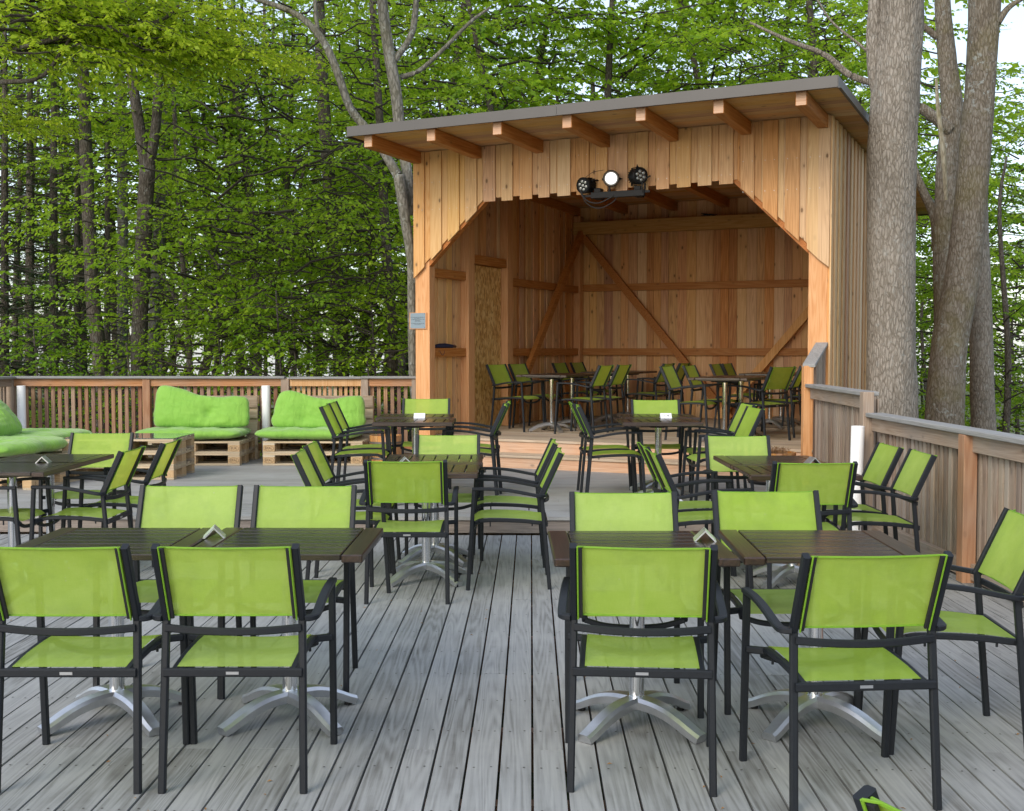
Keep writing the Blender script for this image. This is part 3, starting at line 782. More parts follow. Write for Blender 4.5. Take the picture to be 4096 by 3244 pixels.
chair(-.02,7.89,LOW,LF, G+'facing left on the right side of the middle-left tables, nearer one', GL)
chair(-.03,8.66,LOW,LF, G+'facing left on the right side of the middle-left tables, farther one', GL)
chair(-1.05,7.79,LOW,88, G+'facing right on the left side of the middle-left tables, nearer one', GL)
chair(-1.09,8.47,LOW,RT, G+'facing right on the left side of the middle-left tables, farther one', GL)
chair(-.495,8.95,LOW,C_, G+'facing us at the far end of the middle-left tables', GL)
chair(-2.87,8.0,LOW,LF, G+'facing left at the far-left tables, nearer one on their right side', GL)
chair(-2.8,8.66,LOW,-92, G+'facing left at the far-left tables, farther one on their right side', GL)
chair(-3.25,9.17,LOW,C_, G+'facing us behind the far-left tables, before the glass-topped pallet table', GL)
chair(-3.42,7.95,LOW,RT, G+'facing right at the far-left tables, mostly outside the left edge', GL)
chair(1.78,7.355,LOW,F, G+'with its back to us at the middle-right tables', GL)
chair(2.32,7.74,LOW,-88, G+'facing left between the middle-right tables and the fence, nearer one', GL)
chair(2.29,8.30,LOW,LF, G+'facing left between the middle-right tables and the white tube', GL)
chair(1.725,8.85,LOW,C_, G+'facing us at the far end of the middle-right tables', GL)
chair(1.25,8.36,LOW,RT, G+'facing right on the left side of the middle-right tables, farther one', GL)
chair(1.25,7.82,LOW,88, G+'facing right on the left side of the middle-right tables, nearer one', GL)
chair(.936,1.733,LOW,60, G+'of which only a top corner shows at the bottom edge', GL)
chair(-.89,12.15,UP,C_, G+'facing us at the back-left table, in front of the left stage post', GU)
chair(-1.38,10.97,UP,RT, G+'facing right at the back-left table, nearer one before the pallet sofa', GU)
chair(-1.41,11.6,UP,RT, G+'facing right at the back-left table, farther one before the pallet sofa', GU)
chair(-.40,11.17,UP,LF, G+'facing left at the back-left table, nearer one beside the stage steps', GU)
chair(-.37,11.74,UP,LF, G+'facing left at the back-left table, farther one beside the stage steps', GU)
chair(1.455,11.85,UP,C_, G+'facing us at the back-right table, in front of the stage steps', GU)
chair(.94,10.92,UP,93, G+'facing right at the back-right table, nearer one before the steps', GU)
chair(.91,11.52,UP,RT, G+'facing right at the back-right table, farther one before the steps', GU)
chair(1.88,11.22,UP,-94, G+'facing left at the back-right table, farther one on its right', GU)
chair(1.81,10.52,UP,-94, G+'facing left at the back-right table, nearer one on its right', GU)
u = 90+25
chair(.07,15.96,STG,u+5, G+'on the stage nearest the door, left of the front table', GS)
chair(.36,16.6,STG,u+3, G+'on the stage, second behind the one nearest the door', GS)
chair(.90,15.42,STG,u+180, G+'on the stage facing left at the left front stage table, nearer one', GS)
chair(1.19,16.05,STG,u+180, G+'on the stage facing left at the left front stage table, farther one', GS)
chair(1.0,17.85,STG,u, G+'deep on the stage left of the left rear table, nearer one', GS)
chair(1.3,18.5,STG,u, G+'deep on the stage by the back corner post', GS)
chair(1.94,17.3,STG,u+180, G+'deep on the stage facing left at the left rear table, nearer one', GS)
chair(2.26,17.95,STG,u+180, G+'deep on the stage facing left at the left rear table, farther one', GS)
chair(2.17,14.38,STG,u, G+'on the stage facing right at the right front stage table, nearer one', GS)
chair(2.53,15.0,STG,u, G+'on the stage facing right at the right front stage table, farther one', GS)
chair(2.93,14.20,STG,u+180+22, G+'on the stage turned half away at the right front stage table', GS)
chair(3.31,14.94,STG,u+180, G+'on the stage facing left next to the right stage post, nearer one', GS)
chair(3.12,16.55,STG,u, G+'deep on the stage left of the right rear table, nearer one', GS)
chair(3.38,17.1,STG,u, G+'deep on the stage left of the right rear table, farther one', GS)
chair(4.0,16.3,STG,u+180, G+'deep on the stage by the right post, half hidden', GS)
chair(4.28,16.9,STG,u+180, G+'deepest on the stage in the right back corner, almost hidden', GS)

# ------------------------------------------------------------------ tables
def make_table():
    t = empty('bistro_table', (0,0,0))
    S = .352; zt = .75
    tp = MB(); e = .082
    n_ = 8; w = (2*S)/n_
    for i in range(n_):
        y0 = -S+i*w; tp.box(-S+e+.004, S-e-.004, y0+.0045, y0+w-.0045, zt-.024, zt)
    tp.box(-S+e+.01, S-e-.01, -.25, -.19, zt-.04, zt-.0245).box(-S+e+.01, S-e-.01, .19, .25, zt-.04, zt-.0245)
    top = tp.build('tabletop', M['table_x'], t, bevel=.003)
    for s in (-1, 1):
        x0, x1 = sorted((s*S, s*(S-e))); MB().box(x0, x1, -S, S, zt-.032, zt).build('end_board', M['table_y'], top, bevel=.005)
    MB().cyl((0,0), .085, zt-.062, zt-.041, 20, r2=.085).box(-.16,.16,-.03,.03,zt-.058,zt-.043).box(-.03,.03,-.16,.16,zt-.0582,zt-.0432).build('mounting_plate', M['black'], t)
    MB().cyl((0,0), .031, .105, zt-.06, 28).build('pole', M['chrome'], t, smooth=True)
    MB().cyl((0,0), .034, .118, .128, 24).build('collar', M['chrome'], t, smooth=True)
    for k in range(4):
        an = pi/4+k*pi/2; c, s = cos(an), sin(an)
        pth = [(.0,.104),(.06,.103),(.12,.097),(.18,.082),(.235,.060),(.285,.036),(.325,.0205)]
        pts = [(r*c, r*s, z) for r, z in spline2(pth)]
        m_ = len(pts); scl = [1.25-.25*i/(m_-1) for i in range(m_)]
        arm = MB().sweep(pts, [(.006,-.031),(.017,-.021),(.018,0),(.017,.021),(.006,.031),(-.019,.030),(-.019,-.030)], side=(0,0,1), scales=scl)
        ao = arm.build('foot', M['alu'], t, smooth=True)
        MB().cyl((.298*c,.298*s), .016, 0, .014, 10).build('glide', M['rubber'], ao)
    return t
def spline2(p): return [(q[0], q[2]) for q in spline([(a, 0, b) for a, b in p], 3)]
proto_table = make_table(); tu = [0]
GT = 'dark slatted bistro tables pushed together in pairs'
def table(x, y, z, rz, label):
    o = proto_table if not tu[0] else copy_tree(proto_table); tu[0] = 1
    o.location = (x, y, z); o.rotation_euler = (0,0,R(rz)); tag(o, label, 'table', GT)
D = 'dark slatted table, '
table(-.925,4.94,LOW,-.5, D+'right half of the left front pair')
table(-1.645,4.94,LOW,0, D+'left half of the left front pair')
table(.51,4.85,LOW,.3, D+'left half of the right front pair')
table(1.245,4.87,LOW,-1.8, D+'right half of the right front pair')
table(-.57,7.945,LOW,90, D+'nearer half of the middle-left pair')
table(-.56,8.66,LOW,91, D+'farther half of the middle-left pair')
table(-3.36,8.03,LOW,0, D+'nearer half of the far-left pair cut by the frame')
table(-3.36,8.69,LOW+.0,-.6, D+'farther half of the far-left pair cut by the frame')
table(1.85,7.845,LOW,90, D+'nearer half of the middle-right pair')
table(1.85,8.56,LOW,0, D+'farther half of the middle-right pair')
table(-.87,10.80,UP,90, D+'nearer half of the back-left pair before the stage')
table(-.93,11.56,UP,90, D+'farther half of the back-left pair before the stage')
table(1.32,10.80,UP,90, D+'nearer half of the back-right pair before the stage')
table(1.41,11.54,UP,90, D+'farther half of the back-right pair before the stage')
table(.52,15.76,STG,-25, D+'nearer half of the left front pair on the stage')
table(.82,16.41,STG,-25, D+'farther half of the left front pair on the stage')
table(1.46,17.66,STG,-25, D+'nearer half of the left rear pair on the stage')
table(1.77,18.31,STG,-25, D+'farther half of the left rear pair on the stage')
table(2.515,14.17,STG,-25, D+'nearer half of the right front pair on the stage')
table(2.83,14.83,STG,-25, D+'farther half of the right front pair on the stage')
table(3.54,16.45,STG,-25, D+'nearer half of the right rear pair on the stage')
table(3.84,17.1,STG,-25, D+'farther half of the right rear pair on the stage')

# number holders: folded metal strip standing like a tent
def holder(x, y, z, rz, label, m='holder', txt=None):
    t = empty('number_holder', (x, y, z+.7505), R(rz), label, 'table sign', 'folded metal holders standing on the tables')
    h, L2, th = .046, .052, .006
    o = [(-h,0),(0,h),(h,0),(h-th*1.4,0),(0,h-th*1.4),(-h+th*1.4,0)]
    vs_ = [(a, -L2, b_) for a, b_ in o]+[(a, L2, b_) for a, b_ in o]
    fs_ = [(0,1,4,5),(1,2,3,4),(11,10,7,6),(10,9,8,7)]+[(i, 6+i, 6+(i+1) % 6, (i+1) % 6) for i in range(6)]
    o_ = MB().add(vs_, fs_).build('folded_plate', M[m], t, fixn=True)
    if txt:
        mt = Matrix.Translation((h/2+.0012, 0, h/2+.0012)) @ Matrix.Rotation(R(90), 4, 'Z') @ Matrix.Rotation(R(45), 4, 'X')
        text_mb(txt, .034, M['hoop'], 'number', t, mt, .0004)
    return t
holder(-1.255,5.03,LOW,12, 'tent-shaped metal holder on the left front tables')
holder(.80,4.95,LOW,-6, 'tent-shaped metal holder on the right front tables', 'holder')
holder(-.74,8.28,LOW,10, 'tent-shaped metal holder on the middle-left tables')
holder(-3.27,8.35,LOW,8, 'tent-shaped metal holder on the far-left tables')
holder(2.08,8.28,LOW,6, 'tent-shaped metal holder on the middle-right tables')
holder(-.86,11.15,UP,-90, 'blank white-looking folded holder seen broadside on the back-left tables', 'holderw')
holder(1.43,11.15,UP,-90, 'pale folded holder with a faint number on the back-right tables', 'holderw', '1  4')

# ------------------------------------------------------------------ fences
def balusters(p0, p1, z0, z1, pitch, w, t, m, parent, name='balusters', off=0):
    p0, p1 = Vector(p0), Vector(p1); d = p1-p0; Ln = d.length; d.normalize(); n_ = Vector((-d.y, d.x, 0)); k = 0
    mb = MB(); s = pitch*.5
    while s < Ln:
        c = p0+d*s+n_*off
        a = d*w/2; b_ = n_*t/2
        mb.hexa([(*(c-a-b_).xy, z0),(*(c+a-b_).xy, z0),(*(c+a+b_).xy, z0),(*(c-a+b_).xy, z0),(*(c-a-b_).xy, z1),(*(c+a-b_).xy, z1),(*(c+a+b_).xy, z1),(*(c-a+b_).xy, z1)])
        s += pitch
    return mb.build(name, m, parent, bevel=.002)
def bar(p0, p1, w, z0, z1, m, parent, name, zs=0, bv=.003):
    p0, p1 = Vector(p0), Vector(p1); d = (p1-p0).normalized(); n_ = Vector((-d.y, d.x, 0))*w/2
    q = []
    for z in (z0, z1): q += [(*(p0-n_).xy, z), (*(p1-n_).xy, z+zs), (*(p1+n_).xy, z+zs), (*(p0+n_).xy, z)]
    return MB().hexa(q).build(name, m, parent, bevel=bv, fixn=True)

FT = 1.195
fb = empty('rear_fence', (0,0,0), 0, 'reddish slatted timber railing with grey cap along the back of the upper deck', 'fence')
fy = 15.42
def fx(px): return (px-2048)/4800*15.43
cornx = -6.42
bar((cornx-.05, fy, 0), (fx(1126)+.05, fy, 0), .15, FT-.03, FT, M['cap_x'], fb, 'cap_rail')
bar((fx(1160), fy, 0), (fx(1446), fy, 0), .13, FT-.036, FT-.006, M['cap_x'], fb, 'cap_rail')
bar((fx(1446)+.002, fy, 0), (-1.16, fy, 0), .15, FT-.03, FT, M['cap_x'], fb, 'cap_rail')
for (a, b_, m) in ((fx(60), fx(574), 'x'), (fx(604), fx(1126), 'x'), (fx(1160), fx(1446), 'n'), (fx(1474), fx(1648), 'x')):
    mm = M['fence_new'] if m == 'n' else M['fence_x']
    MB().box(a, b_, fy-.025, fy+.02, FT-.13, FT-.032 if m == 'x' else FT-.037).build('top_rail', mm, fb, bevel=.003)
    MB().box(a, b_, fy-.025, fy+.02, .24, .33).build('bottom_rail', mm, fb, bevel=.003)
    balusters((a, fy+.045, 0), (b_, fy+.045, 0), .20, FT-.05, .0862 if m == 'x' else .068, .047 if m == 'x' else .042, .028, M['fence_new'] if m == 'n' else M['fence_red'], fb)
for (a, b_) in ((28, 60), (574, 604), (1126, 1158), (1446, 1474), (1648, 1664)):
    MB().box(fx(a), fx(b_), fy-.05, fy+.05, -.1, FT-.031).build('post', M['fence_v'] if a != 574 else M['fence_red'], fb, bevel=.003)
fl = empty('side_fence', (0,0,0), 0, 'weathered slatted railing running off the left edge from the back corner', 'fence')
bar((cornx, fy-.08, 0), (cornx-.15, 10.0, 0), .15, FT-.03, FT, M['cap_y'], fl, 'cap_rail')
bar((cornx, fy-.08, 0), (cornx-.15, 10.0, 0), .045, FT-.13, FT-.031, M['fence_y'], fl, 'top_rail')
bar((cornx, fy-.08, 0), (cornx-.15, 10.0, 0), .045, .24, .33, M['fence_y'], fl, 'bottom_rail')
balusters((cornx-.045, fy-.1, 0), (cornx-.2, 10.0, 0), .20, FT-.05, .09, .05, .028, M['fence_v'], fl)
MB().box(cornx-.1, cornx, 12.6, 12.7, -.1, FT-.031).build('post', M['fence_v'], fl)

# right-hand fence, three stretches stepping down toward the camera
fr_ = empty('right_fence', (0,0,0), 0, 'weathered vertical-batten fence stepping down along the right edge of the lower and upper deck', 'fence')
P10 = Vector((3.0, 9.98, 0)); P7 = Vector((3.06, 7.9, 0)); P3 = Vector((3.16, 2.0, 0)); P12 = Vector((3.08, 12.30, 0))
ZC = 1.015
def fseg(a, b_, ztop, zbot, mbal='fence_v', pitch=.083):
    bar(a, b_, .15, ztop-.035, ztop, M['cap_y'], fr_, 'cap_rail', bv=.005)
    bar(a, b_, .045, ztop-.15, ztop-.036, M['fence_y'], fr_, 'top_rail')
    bar(a, b_, .045, zbot+.02, zbot+.13, M['fence_y'], fr_, 'bottom_rail')
    o1 = Vector((.04, 0, 0))
    balusters(a+o1, b_+o1, zbot-.15, ztop-.04, pitch, .058, .03, M[mbal], fr_)
    d = (b_-a).normalized()
    bar(a+Vector((.07,0,0)), b_+Vector((.07,0,0)), .018, zbot-.15, ztop-.06, M['fence_v'], fr_, 'backing_boards')
fseg(P3, P10-Vector((0,.06,0)), ZC, LOW)
fseg(P10+Vector((0,.06,0)), P12, 1.185, UP)
def fpost(x, y, z0, z1, m='fence_red', w=.11): MB().box(x-w/2-.01, x+w/2-.03, y-w/2, y+w/2, z0, z1).build('post', M[m], fr_, bevel=.004)
fpost(2.975, 9.98, -.1, 1.185, 'fence_v'); fpost(3.03, 7.9, -.1, ZC-.036, 'fence_red'); fpost(3.09, 5.4, -.1, ZC-.036, 'fence_red'); fpost(3.06, 12.36, .1, 1.37, 'larch_post')
# raking piece up to the pavilion
e0 = Vector((3.07, 12.36, 0)); e1 = Vector((3.32, 12.86, 0))
q = []
d = (e1-e0).normalized(); nn = Vector((-d.y, d.x, 0))*.065
for dz in (0, .035): q += [(*(e0-nn-d*.06).xy, 1.355+dz), (*(e1-nn).xy, 1.585+dz), (*(e1+nn).xy, 1.585+dz), (*(e0+nn-d*.06).xy, 1.355+dz)]
MB().hexa(q).build('raking_cap', M['cap_y'], fr_, bevel=.004, fixn=True)
mb = MB()
for k in range(6):
    c = e0+d*(.1+.08*k)+Vector((.03,-.01,0)); a = d*.03; b_ = Vector((-d.y, d.x, 0))*.012; zt = 1.36+.23*(.1+.08*k)/.56
    mb.hexa([(*(c-a-b_).xy,.2),(*(c+a-b_).xy,.2),(*(c+a+b_).xy,.2),(*(c-a+b_).xy,.2),(*(c-a-b_).xy,zt),(*(c+a-b_).xy,zt),(*(c+a+b_).xy,zt),(*(c-a+b_).xy,zt)])
mb.build('balusters', M['fence_v'], fr_)

# ------------------------------------------------------------------ white tubes
def tube(x, y, z, h, lean, label):
    t = empty('white_tube', (x, y, z), 0, label, 'tube', 'white plastic tubes standing at the fences')
    n_ = 28; r, ri = .053, .047
    vs_ = [(r*cos(2*pi*i/n_), r*sin(2*pi*i/n_), 0) for i in range(n_)]+[(r*cos(2*pi*i/n_), r*sin(2*pi*i/n_), h) for i in range(n_)]+\
          [(ri*cos(2*pi*i/n_), ri*sin(2*pi*i/n_), h) for i in range(n_)]+[(ri*cos(2*pi*i/n_), ri*sin(2*pi*i/n_), .05) for i in range(n_)]
    fs_ = [(k*n_+i, k*n_+(i+1) % n_, (k+1)*n_+(i+1) % n_, (k+1)*n_+i) for k in range(3) for i in range(n_)]+[tuple(3*n_+i for i in range(n_))]
    b_ = MB().add(vs_, fs_); b_.build('pipe', M['white'], t, smooth=True)
    MB().cyl((0,0), .0545, .10, .103, 28).build('seam_ring', M['holderw'], t)
    t.rotation_euler = (0, R(lean), 0)
tube(2.80, 9.76, 0.0, .915, 1.2, 'white plastic tube leaning at the right fence where the deck steps up')
tube(-3.12, 15.2, UP, .93, 0, 'white plastic tube between the two pallet sofas')
tube(-6.20, 15.15, UP, .93, 0, 'white plastic tube in the back left corner of the railing')

# ------------------------------------------------------------------ pallets
def pallet(parent, loc, rot_, stamps=()):
    """1.2 (x) by .8 (y) by .144; stamps: (text, side)"""
    p_ = MB(); r3 = random.Random(int(loc[0]*100)+int(loc[2]*77))
    for (y0, w) in ((0,.145),(.178,.10),(.3275,.145),(.522,.10),(.655,.145)):
        p_.box(-.6+r3.uniform(0,.004), .6-r3.uniform(0,.004), y0, y0+w, .122, .144)
    for (y0, w) in ((0,.10),(.3275,.145),(.70,.10)): p_.box(-.6, .6, y0, y0+w, 0, .022)
    for x0 in (-.6, -.0725, .455): p_.box(x0+.001, x0+.144, 0.003, .797, .1002, .1218)
    o = p_.build('pallet', M['pallet_x'], parent, bevel=.002)
    for x0 in (-.6, -.0725, .455):
        for (y0, w) in ((.002,.10),(.3275,.145),(.698,.10)): MB().box(x0+.002, x0+.143, y0, y0+w, .0222, .100).build('block', M['pallet_block'], o, bevel=.003)
    for (txt, side) in stamps:
        cx_ = {'L': -.528, 'R': .528}[side]
        s_ = text_mb(txt, .040, M['ink'], 'stamp', o, Matrix.Translation((cx_, .0012, .061)) @ FRONT, .0006)
        if len(txt) > 1:
            el = MB(); n_ = 28; vs_ = []
            for rx, rz_ in ((.060,.033),(.057,.030)): vs_ += [(cx_+rx*cos(2*pi*i/n_), -.0002, .061+rz_*sin(2*pi*i/n_)) for i in range(n_)]
            el.add(vs_, [(i, (i+1) % n_, n_+(i+1) % n_, n_+i) for i in range(n_)]); el.build('stamp', M['ink'], o)
    o.matrix_local = Matrix.Translation(loc) @ rot_
    return o
I4 = Matrix.Identity(4)
def sofa(x, y, label, st_low, st_top):
    t = empty('pallet_sofa', (x, y, UP), R(-.9), label, 'sofa', 'sofas made of stacked pallets')
    pallet(t, (0,0,0), I4, st_low); pallet(t, (.0,.004,.1445), I4, st_top)
    pallet(t, (.02,.965,.0), Matrix.Translation((0,0,.8)) @ Matrix.Rotation(-pi/2, 4, 'X') @ I4)
    return t
# backrest pallet: deck boards face the seat
def sofa_back(t, x, y):
    p = [c for c in t.children if c.name.startswith('pallet')][-1]
    p.matrix_local = Matrix.Translation((x, y, 0)) @ Matrix.Rotation(pi/2, 4, 'X')
s1 = sofa(-3.855, 14.31, 'grey pallet sofa, left of the two at the back railing', [('EPAL','R')], [('EUR','R')])
sofa_back(s1, .03, .955)
s2 = sofa(-2.385, 14.31, 'pale yellowish pallet sofa, right of the two at the back railing', [('EPAL','L'),('EPAL','R')], [('EPAL','L')])
sofa_back(s2, .02, .955)
bn = empty('pallet_bench', (-4.74, 11.79, UP), R(80), 'long low bench of pallets at the left edge under green futons', 'bench')
for k in range(2):
    for z in (0, .1445): pallet(bn, (.6+1.22*k, 0, z), I4, [('5','L')] if (k == 0 and z == 0) else ())
# glass-topped pallet table
ct = empty('pallet_coffee_table', (-4.20, 12.74, UP), R(-.9), 'coffee table of three stacked pallets under a clear glass sheet', 'coffee table')
for k in range(3):
    pallet(ct, (0, 0, .1445*k), I4)
MB().box(-.595, .60, .0, .80, .4355, .4435).build('glass_top', M['glass'], ct)

# ------------------------------------------------------------------ cushions
def cushion(name, w, d, t, label, loc, rot_, seed, topfn=None, tufts=(), group='green futon cushions', puff=.5, wr=.010):
    from mathutils import noise as mn
    nu, nv = 64, 40; mb = MB()
    for side in (1, -1):
        for j in range(nv+1):
            for i in range(nu+1):
                u = -1+2*i/nu; v = -1+2*j/nv
                e = max(0, (1-abs(u)**4.5))*max(0, (1-abs(v)**3.6))
                th = t/2*(e**puff)
                x = u*w/2*(1-.07*abs(v)**5)*(1+.03*mn.noise(Vector((v*2.5, seed*1.7, 0)))); y = v*d/2*(1-.10*abs(u)**6)*(1+.10*mn.noise(Vector((u*2.5, seed*2.1, 3))))
                rr = .012*(abs(v)**3)
                n1 = mn.noise(Vector((x*4+seed, y*4, side*3)))*.020+mn.noise(Vector((x*13+seed, y*7, side*5)))*wr
                edge = (abs(u)**6+abs(v)**6)
                n1 += mn.noise(Vector((x*30+seed, y*9, 1)))*.010*min(1, .25+edge*1.6)-abs(mn.noise(Vector((x*6+seed, y*14+3, 2))))*.018
                for (tx_, ty_) in tufts:
                    q = ((x-tx_)**2+(y-ty_)**2)
                    n1 -= .040*math.exp(-q/.004)+.024*math.exp(-q/.03)
                z = side*(th+n1*e)
                if topfn: x, y = topfn(x, y, w, d)
                mb.v.append((x, y, z+(t/2)))
    row = nu+1; off = row*(nv+1)
    for j in range(nv):
        for i in range(nu):
            a = j*row+i
            mb.f.append((a, a+1, a+1+row, a+row)); mb.m.append(0)
            a += off; mb.f.append((a, a+row, a+1+row, a+1)); mb.m.append(0)
    me = mb.mesh(name, M['cushion'])
    b_ = bmesh.new(); b_.from_mesh(me); bmesh.ops.remove_doubles(b_, verts=b_.verts, dist=.0008); bmesh.ops.recalc_face_normals(b_, faces=b_.faces)
    b_.to_mesh(me); b_.free(); me.polygons.foreach_set('use_smooth', [True]*len(me.polygons))
    o = bpy.data.objects.new(name, me); col.objects.link(o)
    o.matrix_world = Matrix.Translation(loc) @ rot_
    return tag(o, label, 'cushion', group)
TU = [(-.38,-.15),(0,-.15),(.38,-.15),(-.38,.15),(0,.15),(.38,.15)]
ZS = UP+.289
RZ = lambda a: Matrix.Rotation(R(a), 4, 'Z'); RX = lambda a: Matrix.Rotation(R(a), 4, 'X')
def slump_a(x, y, w, d):
    f = (y/d+.5); u = x/w
    return x+.05*f*(-u)*2*(.3)+.02*(1-f), y+f*(.17*math.exp(-((u+.42)/.30)**2)-.03+.03*math.exp(-((u-.45)/.2)**2))
def slump_b(x, y, w, d):
    f = (y/d+.5); u = x/w
    return x+(-.07 if u < 0 else .03)*(1-f)*abs(u)*2, y+f*(.13*math.exp(-((u+.40)/.28)**2)-.03+.07*math.exp(-((u-.48)/.22)**2))
cushion('seat_cushion', 1.30, .84, .165, 'green futon seat cushion on the left pallet sofa', (-3.90, 14.69, ZS), RZ(-1), 1, None, TU)
cushion('back_cushion', 1.20, .42, .21, 'green back cushion slumped with its left corner high, on the left pallet sofa', (-3.83, 14.86, ZS+.30), RZ(-1) @ RX(70), 4, slump_a, [(.1,-.02)])
cushion('seat_cushion', 1.28, .84, .165, 'green futon seat cushion on the right pallet sofa', (-2.47, 14.69, ZS), RZ(-1), 7, None, TU)
cushion('back_cushion', 1.08, .40, .21, 'green back cushion with both upper corners raised, on the right pallet sofa', (-2.36, 14.86, ZS+.28), RZ(-1) @ RX(70), 11, slump_b, [(-.18,-.1),(.15,-.12)])
cushion('seat_cushion', 1.28, .98, .20, 'green futon seat cushion, nearer one on the left pallet bench', (-5.28, 12.40, ZS), RZ(80), 15, None, TU)
cushion('seat_cushion', 1.28, .98, .20, 'green futon seat cushion, farther one on the left pallet bench', (-5.46, 13.62, ZS), RZ(82), 18, None, TU)
cushion('back_cushion', 1.15, .54, .27, 'plump rounded green back cushion at the left edge of the photo', (-5.78, 12.78, ZS+.27), RZ(80) @ RX(46), 22, None, [(0,0)])

# ------------------------------------------------------------------ planters
def barrel(x, y, r, h, label, plant):
    t = empty('barrel_planter', (x, y, UP), .3, label, 'planter', 'half-barrel planters by the stage steps')
    n_ = 22; st_ = MB()
    for i in range(n_):
        a0 = 2*pi*i/n_+.006; a1 = 2*pi*(i+1)/n_-.006; vs_ = []
        for (z, rr) in ((.03, r*.86), (h*.5, r*.97), (h, r)):
            for (a, q) in ((a0, rr), (a1, rr), (a1, rr-.022), (a0, rr-.022)): vs_.append((q*cos(a), q*sin(a), z))
        st_.add(vs_, [(0,3,2,1)]+[(k*4+j, k*4+(j+1) % 4, (k+1)*4+(j+1) % 4, (k+1)*4+j) for k in range(2) for j in range(4)]+[(8,9,10,11)])
    st_.build('staves', M['barrel'], t)
    for z, rr in ((h*.28, .925), (h*.78, .995)):
        hb = MB(); n2 = 36
        vs_ = [((r*rr+.004)*cos(2*pi*i/n2), (r*rr+.004)*sin(2*pi*i/n2), z+dz) for dz in (-.012, .012) for i in range(n2)]
        hb.add(vs_, [(i, (i+1) % n2, n2+(i+1) % n2, n2+i) for i in range(n2)]).build('hoop', M['hoop'], t)
    MB().cyl((0,0), r-.024, .03, h-.03, 30).build('soil', M['soil'], t)
    MB().cyl((0,0), r*1.12, .0, .028, 36, r2=r*1.22).build('saucer', M['rubber'], t)
    if plant:
        pl_ = MB(); r3 = random.Random(9)
        for k in range(130):
            a = r3.uniform(0, 2*pi); rr = r3.uniform(0, r*.8); q0 = Vector((rr*cos(a), rr*sin(a), h-.03))
            q1 = q0+Vector((r3.uniform(-.05,.05), r3.uniform(-.05,.05), r3.uniform(.02,.075))); q2 = q1+Vector((r3.uniform(-.05,.05), r3.uniform(-.05,.05), r3.uniform(-.03,.03)))
            pl_.sweep([q0, q1, q2], circ(.0022, 4))
        pl_.build('dry_plant', M['drystem'], t)
barrel(-1.50, 14.25, .195, .37, 'orange wooden half-barrel planter beside the left stage post', False)
barrel(2.72, 12.42, .225, .325, 'low wooden barrel planter with dried-out stems at the right end of the steps', True)
# potted plants at the right edge
def pot(x, y, z, r, label, leafy):
    t = empty('terracotta_pot', (x, y, z), 0, label, 'flower pot', 'terracotta pots at the right edge')
    n_ = 28; prof = [(0,.7*r),(r*1.25,r*.93),(r*1.25,r*1.05),(r*1.6,r*1.08),(r*1.6,r*.95),(r*1.3,r*.9)]
    vs_ = []
    for (zz, rr) in prof: vs_ += [(rr*cos(2*pi*i/n_), rr*sin(2*pi*i/n_), zz) for i in range(n_)]
    fs_ = [(k*n_+i, k*n_+(i+1) % n_, (k+1)*n_+(i+1) % n_, (k+1)*n_+i) for k in range(5) for i in range(n_)]+[tuple(range(n_-1,-1,-1)), tuple(5*n_+i for i in range(n_))]
    MB().add(vs_, fs_).build('pot', M['terra'], t, smooth=True)
    r3 = random.Random(int(x*100)); lf = MB(); st_ = MB()
    for k in range(46):
        a = r3.uniform(0, 2*pi); l = r3.uniform(.08, .24); q0 = Vector((0,0,r*1.4)); tip = q0+Vector((cos(a)*l*.65, sin(a)*l*.65, l))
        st_.sweep([q0, (q0+tip)/2+Vector((0,0,.03)), tip], circ(.002, 4))
        for j in range(5):
            c = q0.lerp(tip, .35+.16*j)+Vector((r3.uniform(-.02,.02), r3.uniform(-.02,.02), 0)); dd = Vector((r3.uniform(-1,1), r3.uniform(-1,1), r3.uniform(-.2,.9))).normalized()*.045; ss = dd.cross(Vector((0,0,1))).normalized()*.013
            lf.add([c, c+dd*.5+ss, c+dd, c+dd*.5-ss], [(0,1,2,3)])
    lf.build('leaves', M['leafB'], t); st_.build('stems', M['leafB'], t)
pot(2.50, 5.42, 0, .115, 'terracotta pot with a leafy green plant, farther one at the right edge', True)
pot(2.34, 4.92, 0, .105, 'terracotta pot with a leafy green plant, nearer one at the right edge', True)

# bits of leaf litter on the lower boards
lt = MB(); r3 = random.Random(21)
for k in range(170):
    x = r3.uniform(-3, 2.8); y = r3.uniform(3.2, 9.7)
    if r3.random() < .5: x = round((x-.012)/PITCHB)*PITCHB+.012+r3.uniform(-.02,.02)+y*.0156
    a = r3.uniform(0, pi); s = r3.uniform(.004, .012); c_, s_ = cos(a)*s, sin(a)*s
    lt.add([(x-c_,y-s_,.0035),(x+s_*.4,y-c_*.4,.006),(x+c_,y+s_,.0045),(x-s_*.4,y+c_*.4,.008)], [(0,1,2,3)])
tag(lt.build('leaf_litter', plain('dry_leaf_bits', (.28,.15,.05), .9, 0, .5, 60)), 'scattered dry leaf bits on the grey deck boards', 'leaf litter', kind='stuff')
